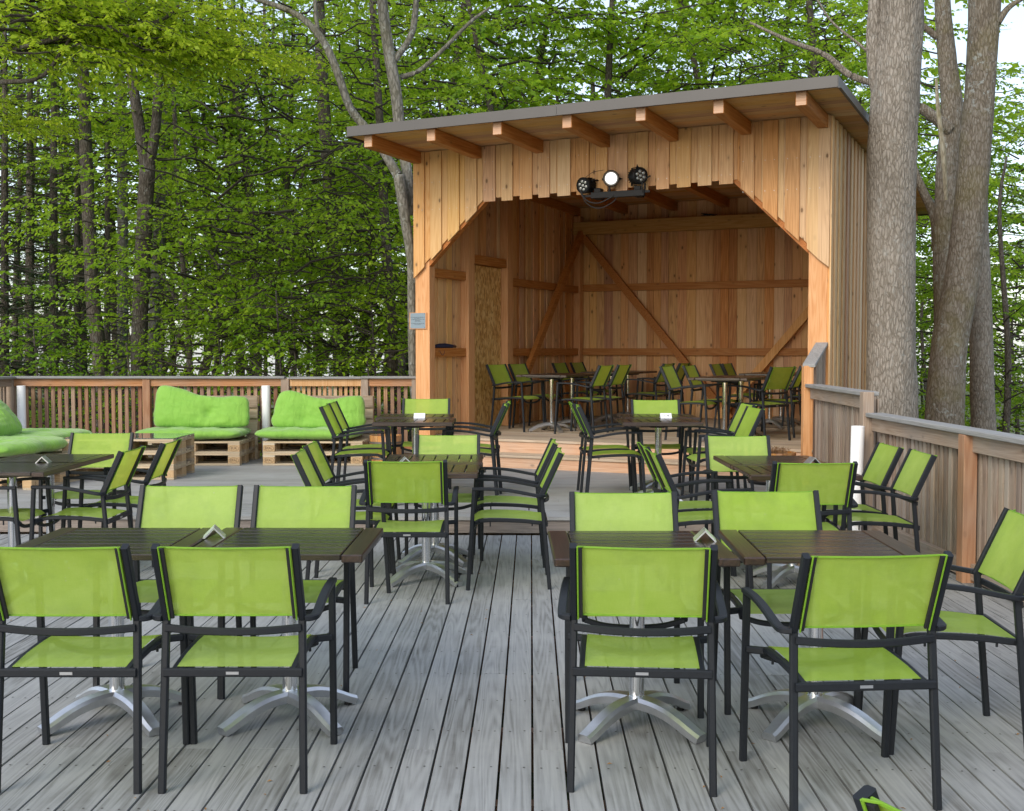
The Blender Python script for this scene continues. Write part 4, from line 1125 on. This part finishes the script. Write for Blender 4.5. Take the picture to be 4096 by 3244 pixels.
#TREES
# ------------------------------------------------------------------ trees
def leaf_mesh(name, P, D, Nn, size, m, ratio=.58, fold=.12, rs=None):
    """P centres of leaf bases, D unit directions, Nn unit normals, size lengths -> one quad per leaf"""
    n = len(P); S = np.cross(D, Nn); S /= np.linalg.norm(S, axis=1, keepdims=True)+1e-9
    l = size[:, None]
    v = np.empty((n, 4, 3), np.float32)
    v[:, 0] = P; v[:, 2] = P+D*l-Nn*l*fold
    v[:, 1] = P+D*l*.48+S*l*ratio*.5+Nn*l*fold*.5; v[:, 3] = P+D*l*.48-S*l*ratio*.5+Nn*l*fold*.5
    me = bpy.data.meshes.new(name); me.vertices.add(n*4); me.loops.add(n*4); me.polygons.add(n)
    me.vertices.foreach_set('co', v.reshape(-1)); me.loops.foreach_set('vertex_index', np.arange(n*4, dtype=np.int32))
    me.polygons.foreach_set('loop_start', np.arange(0, n*4, 4, dtype=np.int32)); me.polygons.foreach_set('loop_total', np.full(n, 4, np.int32))
    me.materials.append(m); me.update(calc_edges=True); return me
def unit(a): return a/(np.linalg.norm(a, axis=-1, keepdims=True)+1e-9)

def crown(seed, nbr, z0, z1, Lf, leaf, m, rise=(.05, .45), twgap=.12, lgap=.040, bark=None, flat=.62, droop=.10, den=1.0, azr=None, r0=.0, tl=.42):
    """sprays: limbs leave the trunk axis, twigs lie flat to either side, leaves line the twigs"""
    rs = np.random.RandomState(seed); Ps = []; Ds = []; Ns = []; wood_ = MB()
    for b_ in range(nbr):
        z = z0+(z1-z0)*((b_+rs.rand())/nbr); az = rs.rand()*2*pi if azr is None else rs.uniform(*azr)
        Ln = Lf((z-z0)/(z1-z0))*rs.uniform(.65, 1.2); up_ = rs.uniform(*rise)
        h = np.array([cos(az), sin(az), 0.]); ns = 9
        ts = np.linspace(0, 1, ns); bend = rs.uniform(-.35, .35)
        side = np.array([-h[1], h[0], 0.])
        pts = np.array([h*(r0+Ln*t)+side*bend*Ln*t*t+np.array([0, 0, z+Ln*(up_*t-(up_*.6+droop)*t*t)]) for t in ts])
        pts[1:] += rs.normal(0, .022*Ln, (ns-1, 3))
        wood_.sweep([Vector(p) for p in pts[::1]], circ(.007+.005*Ln, 4), side=(0, 0, 1), scales=[1-.85*t for t in ts], cap=False)
        nt_ = max(4, int(Ln*.86/twgap*den)); tt = np.sort(rs.uniform(.12, 1, nt_))
        for k, t in enumerate(tt):
            i = min(ns-2, int(t*(ns-1))); f = t*(ns-1)-i
            p = pts[i]*(1-f)+pts[i+1]*f; tan = unit(pts[i+1]-pts[i])
            sd_ = (1 if k % 2 else -1)*np.cross(tan, [0, 0, 1.]); sd_ = unit(sd_)
            td = unit(tan*rs.uniform(.35, 1.0)+sd_*rs.uniform(.5, 1.0)+np.array([0, 0, rs.normal(0, .16)]))
            tlen = Ln*tl*(1.05-.7*abs(t-.45))*rs.uniform(.5, 1.15)
            nl = max(3, int(tlen/lgap*den)); q = (np.arange(nl)+rs.rand(nl)*.6)/nl
            base = p+td*(q*tlen)[:, None]+np.array([0, 0, -1.])*(q*q*tlen*.16)[:, None]
            sg = np.where(np.arange(nl) % 2, 1, -1)[:, None]
            s2 = unit(np.cross(td, [0, 0, 1.]))
            d = unit(td*.75+s2*sg*rs.uniform(.5, 1.1, (nl, 1))+rs.normal(0, .22, (nl, 3))+np.array([0, 0, -.40]))
            nn = np.array([0, 0, .8])-h*.15+rs.normal(0, flat, (nl, 3)); nn = nn-d*np.sum(nn*d, 1, keepdims=True); nn = unit(nn)
            Ps.append(base+rs.normal(0, .012, (nl, 3))); Ds.append(d); Ns.append(nn)
            if k % 3 == 0: wood_.sweep([Vector(p), Vector(p+td*tlen*.5+np.array([0,0,-tlen*.04])), Vector(p+td*tlen+np.array([0,0,-tlen*.16]))], circ(.003+.0014*Ln, 3), side=(0, 0, 1), scales=[1, .7, .3], cap=False)
    P = np.concatenate(Ps); Dd = np.concatenate(Ds); Nn = np.concatenate(Ns)
    sz = leaf*rs.uniform(.65, 1.2, len(P))
    return leaf_mesh('crown', P, Dd, Nn, sz, m), wood_.mesh('limbs', bark or M['twig'])

def fir_crown(seed, z0, z1, Rb, nbr=150, dens=1.0):
    rs = np.random.RandomState(seed); Ps = []; Ds = []; Ns = []; w_ = MB()
    for b_ in range(nbr):
        f = (b_+rs.rand())/nbr; z = z0+(z1-z0)*f; az = rs.rand()*2*pi; Ln = Rb*(1-f*.85)*rs.uniform(.6, 1.1)
        h = np.array([cos(az), sin(az), 0.]); ts = np.linspace(0, 1, 7)
        pts = np.array([h*Ln*t+np.array([0, 0, z-Ln*.10*t-Ln*.16*t*t+Ln*.12*t**3]) for t in ts])
        w_.sweep([Vector(p) for p in pts], circ(.022, 3), side=(0, 0, 1), scales=[1-.8*t for t in ts], cap=False)
        for k in range(int(Ln*11*dens)):
            t = rs.uniform(.1, 1); i = min(5, int(t*6)); p = pts[i]+(pts[i+1]-pts[i])*(t*6-i); tan = unit(pts[i+1]-pts[i])
            sd_ = unit(np.cross(tan, [0, 0, 1.]))*(1 if k % 2 else -1); td = unit(tan*.7+sd_*.8+np.array([0, 0, -.18])); tl = Ln*.3*(1.15-t)*rs.uniform(.6, 1.2)+.08
            nl = max(3, int(tl/.035)); q = np.arange(nl)/nl
            base = p+td*(q*tl)[:, None]+np.array([0, 0, -1.])*(q*q*tl*.25)[:, None]
            s2 = unit(np.cross(td, [0, 0, 1.])); sg = np.where(np.arange(nl) % 2, 1, -1)[:, None]
            d = unit(td*.8+s2*sg*.8+rs.normal(0, .15, (nl, 3))); nn = unit(np.array([0, 0, 1.])+rs.normal(0, .3, (nl, 3)))
            Ps.append(base); Ds.append(d); Ns.append(nn)
    P = np.concatenate(Ps)
    return leaf_mesh('crown', P, np.concatenate(Ds), np.concatenate(Ns), .085*rs.uniform(.7, 1.2, len(P)), M['needle'], .28, .05), w_.mesh('limbs', M['twig'])

def trunk_mesh(paths, m, seg=14, rough=.05, seed=0, fine=True):
    """paths: list of [(x,y,z,r),...]; wobbling cross-section so no trunk is a clean cylinder"""
    from mathutils import noise as mn
    mb = MB()
    for pi_, pth in enumerate(paths):
        k = (14 if seg > 20 else 7) if fine else 4; cs = spline([p[:3] for p in pth], k); n = len(cs); vs_ = []
        rr = []
        for i in range(len(pth)-1):
            for j in range(k): rr.append(pth[i][3]+(pth[i+1][3]-pth[i][3])*j/k)
        rr.append(pth[-1][3])
        for i in range(n):
            t = (cs[min(i+1, n-1)]-cs[max(i-1, 0)]).normalized()
            a = (Vector((1, 0, 0))-t*t.x).normalized() if abs(t.x) < .9 else Vector((0, 1, 0)); b_ = t.cross(a)
            for j in range(seg):
                an = 2*pi*j/seg
                dd = 1+(.022*mn.noise(Vector((cos(an)*11+seed, sin(an)*11, cs[i].z*5))) if fine else 0)+rough*mn.noise(Vector((cos(an)*1.3+seed, sin(an)*1.3+pi_*3, cs[i].z*.9)))*2+rough*.6*mn.noise(Vector((cos(an)*4+seed, sin(an)*4, cs[i].z*2.5)))
                vs_.append(cs[i]+(a*cos(an)+b_*sin(an))*rr[i]*dd)
        fs_ = [(i*seg+j, i*seg+(j+1) % seg, (i+1)*seg+(j+1) % seg, (i+1)*seg+j) for i in range(n-1) for j in range(seg)]
        fs_.append(tuple((n-1)*seg+j for j in range(seg)))
        mb.add(vs_, fs_)
    me = mb.mesh('trunk', m); me.polygons.foreach_set('use_smooth', [True]*len(me.polygons)); return me
def link(name, me, parent, loc=(0,0,0), rz=0, sc=(1,1,1)):
    o = bpy.data.objects.new(name, me); col.objects.link(o); o.parent = parent; o.location = loc; o.rotation_euler = (0, 0, rz); o.scale = sc; return o
def tree(name, paths, m, label, group, crowns=(), cat='tree', seg=14, seed=0, fine=True):
    """paths in world space; crowns: [(crown_kind, z_offset, rot, scale)]"""
    b0 = Vector(paths[0][0][:3]); t = empty(name, b0, 0, label, cat, group)
    loc = [[(p[0]-b0.x, p[1]-b0.y, p[2]-b0.z, p[3]) for p in q] for q in paths]
    link('trunk', trunk_mesh(loc, m, seg, seed=seed, fine=fine), t)
    for (kd, off, rz, sc) in crowns:
        cm, lm = CR[kd]
        link('crown', cm, t, off, rz, (sc, sc, sc)); link('limbs', lm, t, off, rz, (sc, sc, sc))
    return t
def px_path(pts, Y, zbase=True, dY=0):
    """pts: (px, py, width_px) bottom to top at depth Y; extends to the ground below the first point"""
    out = []
    for i, (x, y, w) in enumerate(pts):
        p = at(x, y, Y+dY*i); out.append((p.x, p.y, p.z, w/2/4800*Y))
    if zbase:
        x, y, z, r = out[0]; gz = terrain_z(x, y)-.1
        out = [(x, y, gz, r*1.25), (x, y, min(gz+.6, z-.1), r*1.06)]+out
    return out

CR = {}
CR['a'] = crown(1, 48, 0.4, 9.5, lambda f: 2.7-1.1*f, .084, M['leafA'])
CR['b'] = crown(2, 46, 0.2, 9.0, lambda f: 2.5-.8*f, .082, M['leafA'])
CR['c'] = crown(3, 44, 0.5, 9.5, lambda f: 2.9-1.0*f, .086, M['leafB'])
CR['f1'] = crown(4, 64, 6.0, 17, lambda f: 2.0+2.2*sin(pi*min(1, f*1.1)), .17, M['leafA'], twgap=.24, lgap=.085)
CR['f2'] = crown(5, 64, 8.0, 19, lambda f: 2.0+2.4*sin(pi*min(1, f*1.1)), .17, M['leafB'], twgap=.24, lgap=.085)
CR['f3'] = crown(6, 56, 6.5, 16, lambda f: 2.2+2.0*sin(pi*min(1, f*1.1)), .14, M['leafA'], twgap=.26, lgap=.08)
CR['s'] = crown(7, 30, .1, 2.6, lambda f: 1.4-.5*f, .078, M['leafB'], rise=(.2, .8), tl=.5)
CR['y'] = crown(8, 26, 0, 2.6, lambda f: 2.9-.5*f, .088, M['leafSun'], rise=(.0, .3))
CR['t'] = crown(9, 34, 0, 5.0, lambda f: 2.4-.6*f, .085, M['leafA'], rise=(.1, .6), den=.55)
CR['p1'] = fir_crown(10, 1.0, 15, 2.7, 170)
CR['p2'] = fir_crown(11, .2, 11, 2.3, 130)

FW = 'forest trees beyond the railing'; FX = 'slender dark trees deeper in the forest'; FY = 'leafy trees far back in the forest'; FC = 'dark firs in the left part of the forest'
rt_ = random.Random(77)
def cz(pth, z): return (0, 0, z-pth[0][2])
# --- named forest trunks read off the photograph (bottom to top)
p = px_path([(400,1480,58),(372,1200,57),(352,800,50),(336,400,46),(325,0,44),(325,-600,34)], 21.5)
tree('beech_tree', [p], M['barkD'], 'dark straight trunk, thickest one in the left third of the forest', FW, [('a', cz(p, 3.9), 1.0, .9)], seed=1)
p = px_path([(490,1480,44),(492,1000,42),(488,600,42),(478,250,38),(470,-500,30)], 26)
tree('beech_tree', [p], M['barkG'], 'smooth grey trunk just left of the forked tree', FW, [('f3', cz(p, -1.5), 2.0, .9)], seed=2)
p = px_path([(556,1480,66),(572,1000,62),(590,660,62)], 20)
q1 = px_path([(590,680,52),(560,520,44),(528,300,40),(500,0,34),(470,-500,26)], 20, False); q2 = px_path([(592,680,46),(622,520,40),(636,300,34),(648,0,30),(660,-500,24)], 20, False)
tree('forked_tree', [p, q1, q2], M['barkD'], 'dark trunk forking into a V, in the left half of the forest', FW, [('b', cz(p, 1.6), .4, .95)], seed=3)
p = px_path([(612,1480,48),(640,900,46),(662,500,42),(690,100,34),(700,-500,26)], 27)
tree('beech_tree', [p], M['barkG'], 'leaning grey beech close behind the forked tree', FW, [('f3', cz(p, -1.0), 3.0, .9)], seed=4)
p = px_path([(1366,1490,66),(1350,1200,60),(1330,900,56),(1300,500,50),(1275,0,42),(1265,-500,34)], 22)
q1 = px_path([(1345,1150,26),(1300,1060,20),(1230,1000,14),(1160,960,8)], 22, False)
tree('beech_tree', [p, q1], M['barkD'], 'stout dark trunk midway between the forked tree and the pavilion', FW, [('a', cz(p, .4), 2.6, 1.0), ('t', cz(p, .4), 1.2, .9)], seed=5)
p = px_path([(1570,1490,44),(1562,1200,42),(1540,900,38),(1520,500,32),(1490,0,26)], 21)
tree('beech_tree', [p], M['barkD'], 'dark leaning trunk nearest to the pavilion on its left', FW, [('b', cz(p, .2), .9, .95)], seed=6)
p = px_path([(760,1490,26),(742,1200,22),(720,900,20),(700,500,18),(675,0,14)], 23)
q1 = px_path([(730,1240,18),(650,1100,16),(590,960,14),(520,900,10)], 23, False)
tree('beech_tree', [p, q1], M['barkD'], 'thin dark trunk with a long arm reaching up to the left', FW, [('t', cz(p, .6), 4.0, 1.0)], seed=7)
p = px_path([(218,1480,14),(218,900,14),(218,500,14),(216,200,13),(214,-200,10)], 27)
tree('birch_tree', [p], M['barkF'], 'slim pale birch stem left of the thick dark trunk', FW, [], seed=8)
# thin stems
SL = ['just right of the leaning grey beech','above the left arm of the left sofa','above the middle of the left sofa','above the right part of the left sofa','left of the tube between the sofas','above the tube between the sofas','above the left end of the right sofa','above the pale new fence section','left of the stout trunk','between the stout trunk and the leaning one','just left of the leaning trunk by the pavilion','at the very left edge','second from the left edge','between the birch and the thick trunk','left of the birch stem','between the grey beech and the long-armed trunk','right of the long-armed trunk']
for i, (x, w, Y, ln) in enumerate([(640,16,31,20),(868,22,30,-30),(905,14,34,10),(955,18,28,-40),(1010,20,30,-20),(1062,15,33,15),(1110,22,29,30),(1178,16,34,-20),(1232,14,31,25),(1450,20,33,-10),(1490,15,29,-30),
                                   (60,24,28,10),(118,18,31,20),(262,20,33,-20),(180,14,36,10),(690,20,36,0),(820,13,38,15)]):
    p = px_path([(x,1490,w),(x+ln*.5,1100,w*.95),(x+ln*1.3+rt_.uniform(-12,12),700,w*.85),(x+ln*2,250,w*.75),(x+ln*2.4,-400,w*.5)], Y)
    tree('slender_tree', [p], M['barkD'], 'slender dark stem deep in the forest, '+SL[i], FX, [(('b','c','a')[i % 3], cz(p, .4+(i % 4)*.9), i*1.3, .95)] if i % 4 == 1 else ([(('f3','f1')[i//2 % 2], cz(p, -3), i*.9, .8)] if i in (4, 10) else []), seed=20+i, seg=9, fine=False)
# firs
for i, (x, Y, kd, s, z) in enumerate([(20,22.8,'p1',.85,-2.2),(215,23.2,'p2',.95,-1.6),(120,25,'p1',.95,-2.5),(310,24.5,'p1',.72,-2.5),(430,24.5,'p2',.62,-1.8),(-120,21.5,'p2',1.0,-1.5),(650,30,'p2',.45,-2.0),(330,27,'p1',.9,-2.2),(-20,26,'p1',1.0,-1.0)]):
    p = px_path([(x,1480,42*s),(x,600,30*s),(x,-200 if s > .8 else 700,8)], Y)
    tree('fir_tree', [p], M['barkD'], ['dark fir at the far left edge of the forest','dark fir left of the thick straight trunk','tall dark fir behind the birch stem','dark fir between the thick trunk and the grey trunk','small dark fir below the thick trunk','dark fir partly outside the left edge','small dark fir under the grey beech','small distant fir right of the forked tree','small distant fir behind the stout trunk'][i] if i < 7 else ('dark fir right behind the thick straight trunk', 'tall dark fir filling the far left edge')[i-7], FC,
         [(kd, cz(p, z+terrain_z(0, Y)*.3), i*1.1, s)], seed=50+i, seg=9, fine=False)
# leafy understorey right behind the railing
for i, (x, Y, kd, z, s) in enumerate([(150,18.5,'s',-.9,1.0),(520,18.2,'s',-1.2,.9),(860,19,'t',-.6,.8),(1120,18.4,'s',-.6,1.15),(1480,18.6,'t',-.7,.85),(1250,19.6,'t',.6,.8),(700,20,'t',.4,.8),(-60,18.5,'s',-.6,1.2),(1010,21,'t',-.4,.9),(1390,20.5,'t',.9,.8),(330,19.5,'s',-.2,1.0),(880,19.4,'t',1.2,1.25),(1180,19.2,'t',1.5,1.25),(1500,19.6,'t',1.6,1.15)]):
    b_ = at(x, 1500, Y); gz = terrain_z(b_.x, Y)
    tree('young_beech', [[(b_.x, Y, gz, .03), (b_.x+.05, Y, gz+1.5, .022), (b_.x-.05, Y, gz+3.2*s, .012)]], M['barkD'],
         ['leafy sapling over the railing at the far left','leafy sapling below the forked tree','layered young beech right of the forked tree','leafy sapling behind the gap of the sofas','layered young beech beside the pavilion post','high layered sapling before the stout trunk','layered sapling below the grey beech','leafy sapling cut by the left edge','light layered beech in the gap between forked and stout trunks','light layered beech just left of the stout trunk','sapling below the thick straight trunk','tall bright layered beech right of the forked tree','tall bright layered beech above the tube between the sofas','tall bright layered beech between stout trunk and roof'][i],
         'young beeches behind the railing', [(kd, (0, 0, z-gz), i*1.7, s)], seed=70+i, seg=6, fine=False)
# wall of leafy trees further back
seen_ = set()
def wl(x, Y):
    row = {29: 'front', 30: 'front', 36: 'middle', 46: 'farthest', 33: 'low'}[Y]
    marks = [(0,'beyond the left edge'),(250,'behind the dark firs'),(480,'behind the thick straight trunk'),(700,'behind the forked tree'),(920,'right of the forked tree'),(1120,'over the left pallet sofa'),(1280,'over the right pallet sofa'),(1450,'behind the stout trunk'),(1660,'left of the pavilion roof'),(1850,'above the left end of the roof'),(2080,'above the second rafter'),(2300,'above the third rafter'),(2520,'above the spotlights'),(2740,'above the fifth rafter'),(2980,'above the sixth rafter'),(3200,'above the right end of the roof'),(9999,'behind the massive oak')]
    w = next(t_ for (l_, t_) in marks if x <= l_)
    lab = 'leafy tree in the %s row of forest, %s' % (row, w)
    if lab in seen_: lab = lab.replace('leafy tree', 'second leafy tree')
    seen_.add(lab); return lab
k = 0
for (Y, xs_, kd) in ((29, (950,1680,1950), ('f1','f2')), (36, (150,800,1230,1640,1900,2150,2400,2680,2950,3250), ('f1','f3','f2')), (46, (-50,600,1040,1500,1930,2400,2900), ('f2','f1')), (30, (2150,2450,2760,3050,3330), ('f3','f1','f3')), (33, (80,420,640,880,1180,1500), ('t','c','t','t','t','c'))):
    for i, x in enumerate(xs_):
        b_ = at(x+rt_.uniform(-60, 60), 1480, Y+rt_.uniform(-2.2, 2.2)); gz = terrain_z(b_.x, b_.y); s = rt_.uniform(.92, 1.15); r = rt_.uniform(.12, .2)
        pth = [(b_.x, b_.y, gz-.1, r), (b_.x+rt_.uniform(-.4,.4), b_.y, gz+4, r*.85), (b_.x+rt_.uniform(-.9,.9), b_.y, gz+8.5, r*.7), (b_.x+rt_.uniform(-1.6,1.6), b_.y, gz+15, r*.3)]
        arms = [[(b_.x, b_.y, gz+5+j, r*.5), (b_.x+(-1)**j*.9, b_.y, gz+7+j, r*.4), (b_.x+(-1)**j*1.5, b_.y+.5, gz+10+j, r*.2)] for j in range(2)]
        tree('leafy_tree', [pth]+arms, M['barkD'], wl(x, Y), FY, [(kd[i % len(kd)], (0, 0, rt_.uniform(-1.2, .6)), rt_.uniform(0, 6), s)], seed=90+k, seg=8, fine=False); k += 1
# double-stemmed tree at the left front corner of the pavilion
p = px_path([(1668,1700,40),(1652,1500,40),(1648,1250,42),(1645,1050,46),(1618,860,52),(1595,700,56)], 16.2)
q1 = px_path([(1590,700,50),(1530,600,44),(1470,520,44),(1400,430,40),(1350,290,40),(1290,160,38),(1190,60,30),(1040,0,26),(900,-60,16)], 16.2, False)
q2 = px_path([(1640,860,44),(1630,700,52),(1600,520,56),(1585,380,58),(1562,240,58),(1535,60,52),(1510,-200,40)], 16.4, False)
q3 = px_path([(1580,240,34),(1640,150,32),(1660,60,30),(1670,-100,22)], 16.4, False)
q4 = px_path([(1600,310,26),(1680,280,22),(1780,190,20),(1880,90,18),(1960,30,12)], 16.5, False)
q5 = px_path([(1270,130,22),(1260,0,20),(1250,-100,14)], 16.2, False)
q6 = px_path([(1350,290,16),(1290,260,12),(1330,180,10)], 16.2, False)
for q_ in (p,q1,q2,q3,q4,q5):
    for k_ in range(len(q_)): q_[k_] = (*q_[k_][:3], q_[k_][3]*.80)
tree('spotted_hornbeam', [p, q1, q2, q3, q4, q5], M['barkF'], 'pale spotted double-stemmed tree rising beside the left post of the pavilion', None,
     [('t', (at(1560,-250,16.3)-Vector(p[0][:3]))[:], .5, .9), ('y', (at(1300,-150,16.0)-Vector(p[0][:3]))[:], 1.5, .75)], seed=200, seg=16)
# overhanging branch with sunlit yellow painted into its leaves, at the upper left
p = px_path([(-420,1500,90),(-440,900,80),(-420,300,70),(-380,-200,50)], 15)
q1 = px_path([(-400,330,30),(0,215,22),(330,130,20),(620,90,16),(720,20,12)], 15, False); q2 = px_path([(330,100,18),(480,125,14),(560,190,11),(680,210,7)], 15, False); q3 = px_path([(-400,360,26),(0,330,20),(160,310,16),(250,200,12),(320,90,10)], 15, False)
lim = crown(40, 13, -.2, .5, lambda f: 2.3, .088, M['leafSun'], rise=(-.05,.25), azr=(-.5, .6), twgap=.10, flat=.35); CR['o'] = lim
tree('overhanging_beech', [p, q1, q2, q3], M['barkD'], 'beech just outside the left edge whose sunlit-coloured boughs hang into the upper left', None,
     [('o', (at(-150,170,15)-Vector(p[0][:3]))[:], 0, 1.0), ('o', (at(250,110,15.2)-Vector(p[0][:3]))[:], .2, .8), ('y', (at(60,-180,15.5)-Vector(p[0][:3]))[:], 2.5, .8), ('o', (at(560,170,15.4)-Vector(p[0][:3]))[:], .1, .75), ('o', (at(40,40,14.6)-Vector(p[0][:3]))[:], .3, .9), ('o', (at(-250,480,15.6)-Vector(p[0][:3]))[:], -.3, .6)], seed=210)
# --- right side
p = px_path([(3566,1650,196),(3563,1300,186),(3560,1000,184),(3568,600,182),(3590,250,178),(3607,0,176),(3620,-500,160)], 13.0)
q1 = px_path([(3530,440,60),(3505,300,64),(3495,150,60),(3500,0,52),(3500,-300,40)], 13.05, False)
q2 = px_path([(3530,345,24),(3400,300,27),(3300,220,22),(3150,160,16),(3000,90,9)], 13.4, False)
q3 = px_path([(3510,240,12),(3440,180,12),(3330,90,9),(3270,0,7)], 13.1, False)
tree('oak_tree', [p, q1, q2, q3], M['barkR'], 'massive grey oak trunk rising directly beside the right wall of the pavilion', None, [('t', (at(3600,-700,13)-Vector(p[0][:3]))[:], 1.0, 1.0)], seed=220, seg=44)
p = px_path([(3775,1720,150),(3795,1400,140),(3840,1150,132),(3875,900,128),(3900,600,122),(3925,300,118),(3942,0,118),(3960,-500,100)], 15.0)
q1 = px_path([(3990,90,30),(4035,30,22),(4096,-10,16)], 14.9, False)
tree('lichened_tree', [p, q1], M['barkM'], 'lichen-spotted trunk leaning right, in front of the pair at the right edge', None, [('t', (at(3980,-650,15)-Vector(p[0][:3]))[:], 2.0, 1.0)], seed=230, seg=24)
p = px_path([(3800,1720,110),(3790,1300,100),(3780,1000,92),(3790,700,90),(3808,450,88),(3790,250,76),(3770,0,62),(3760,-500,50)], 16.4)
q1 = px_path([(3800,520,50),(3740,470,44),(3680,430,40),(3600,400,36)], 16.3, False); q2 = px_path([(3760,1000,60),(3740,870,40),(3690,760,34),(3650,660,28)], 16.5, False); q3 = px_path([(3750,150,30),(3700,110,24),(3640,60,20)], 16.4, False)
tree('mossy_tree', [p, q1, q2, q3], M['barkM'], 'thinner mossy trunk with side limbs, between the oak and the lichened trunk', None, [('t', (at(3760,-600,16.4)-Vector(p[0][:3]))[:], 3.0, .9)], seed=240, seg=18)
p = [(at(3782,800,15.6).x, 15.6, at(3782,800,15.6).z, .05)]
q = px_path([(3784,800,16),(3776,640,22),(3765,540,20),(3752,430,18),(3745,315,10)], 15.7, False)
tree('dead_snag', [q], M['dead'], 'bleached dead stub standing up along the mossy trunk', None, [], cat='dead branch', seed=241, seg=8)
p = px_path([(3935,1740,96),(3925,1400,90),(3915,1000,84),(3905,500,70),(3900,-300,50)], 17.2)
tree('oak_tree', [p], M['barkR'], 'grey trunk half hidden behind the lichened one at the right edge', None, [('t', (at(3990,-350,17)-Vector(p[0][:3]))[:], 4.0, .9)], seed=250, seg=16)
for i, (x, Y, kd, z, s) in enumerate([(3760,22,'b',-1.0,.95),(4010,20,'s',-1.2,1.3),(4120,22,'t',-.6,1.0),(3700,27,'a',-2,1.0),(4060,28,'f1',-6,.8),(3560,24,'c',-1.5,.9),(3950,30,'f2',-6,.75),(3700,34,'f3',-5,.8),(4250,25,'t',2.5,.9),(3250,26,'t',5.2,.9),(2950,25,'t',5.0,.9)]):
    b_ = at(x, 1500, Y); gz = terrain_z(b_.x, Y)
    tree('bushy_tree', [[(b_.x, Y, gz, .07), (b_.x+.1, Y, gz+2.5, .055), (b_.x-.1, Y, gz+5, .035), (b_.x, Y, gz+(9 if z > 2 else 6), .02)]], M['barkD'],
         ['leafy tree seen between the oak and the lichened trunk','low leafy bush behind the right fence','light leafy tree at the right edge','leafy tree behind the mossy trunk','tall leafy tree beyond the right edge pair','leafy tree hidden behind the oak','leafy tree far behind the lichened trunk','distant leafy tree behind the mossy trunk','high branches at the upper right edge','leafy top right of the pavilion roof','leafy top over the right half of the roof'][i],
         'leafy trees on the right beyond the fence', [(kd, (0, 0, z-gz), i*1.3, s)], seed=300+i, seg=7, fine=False)
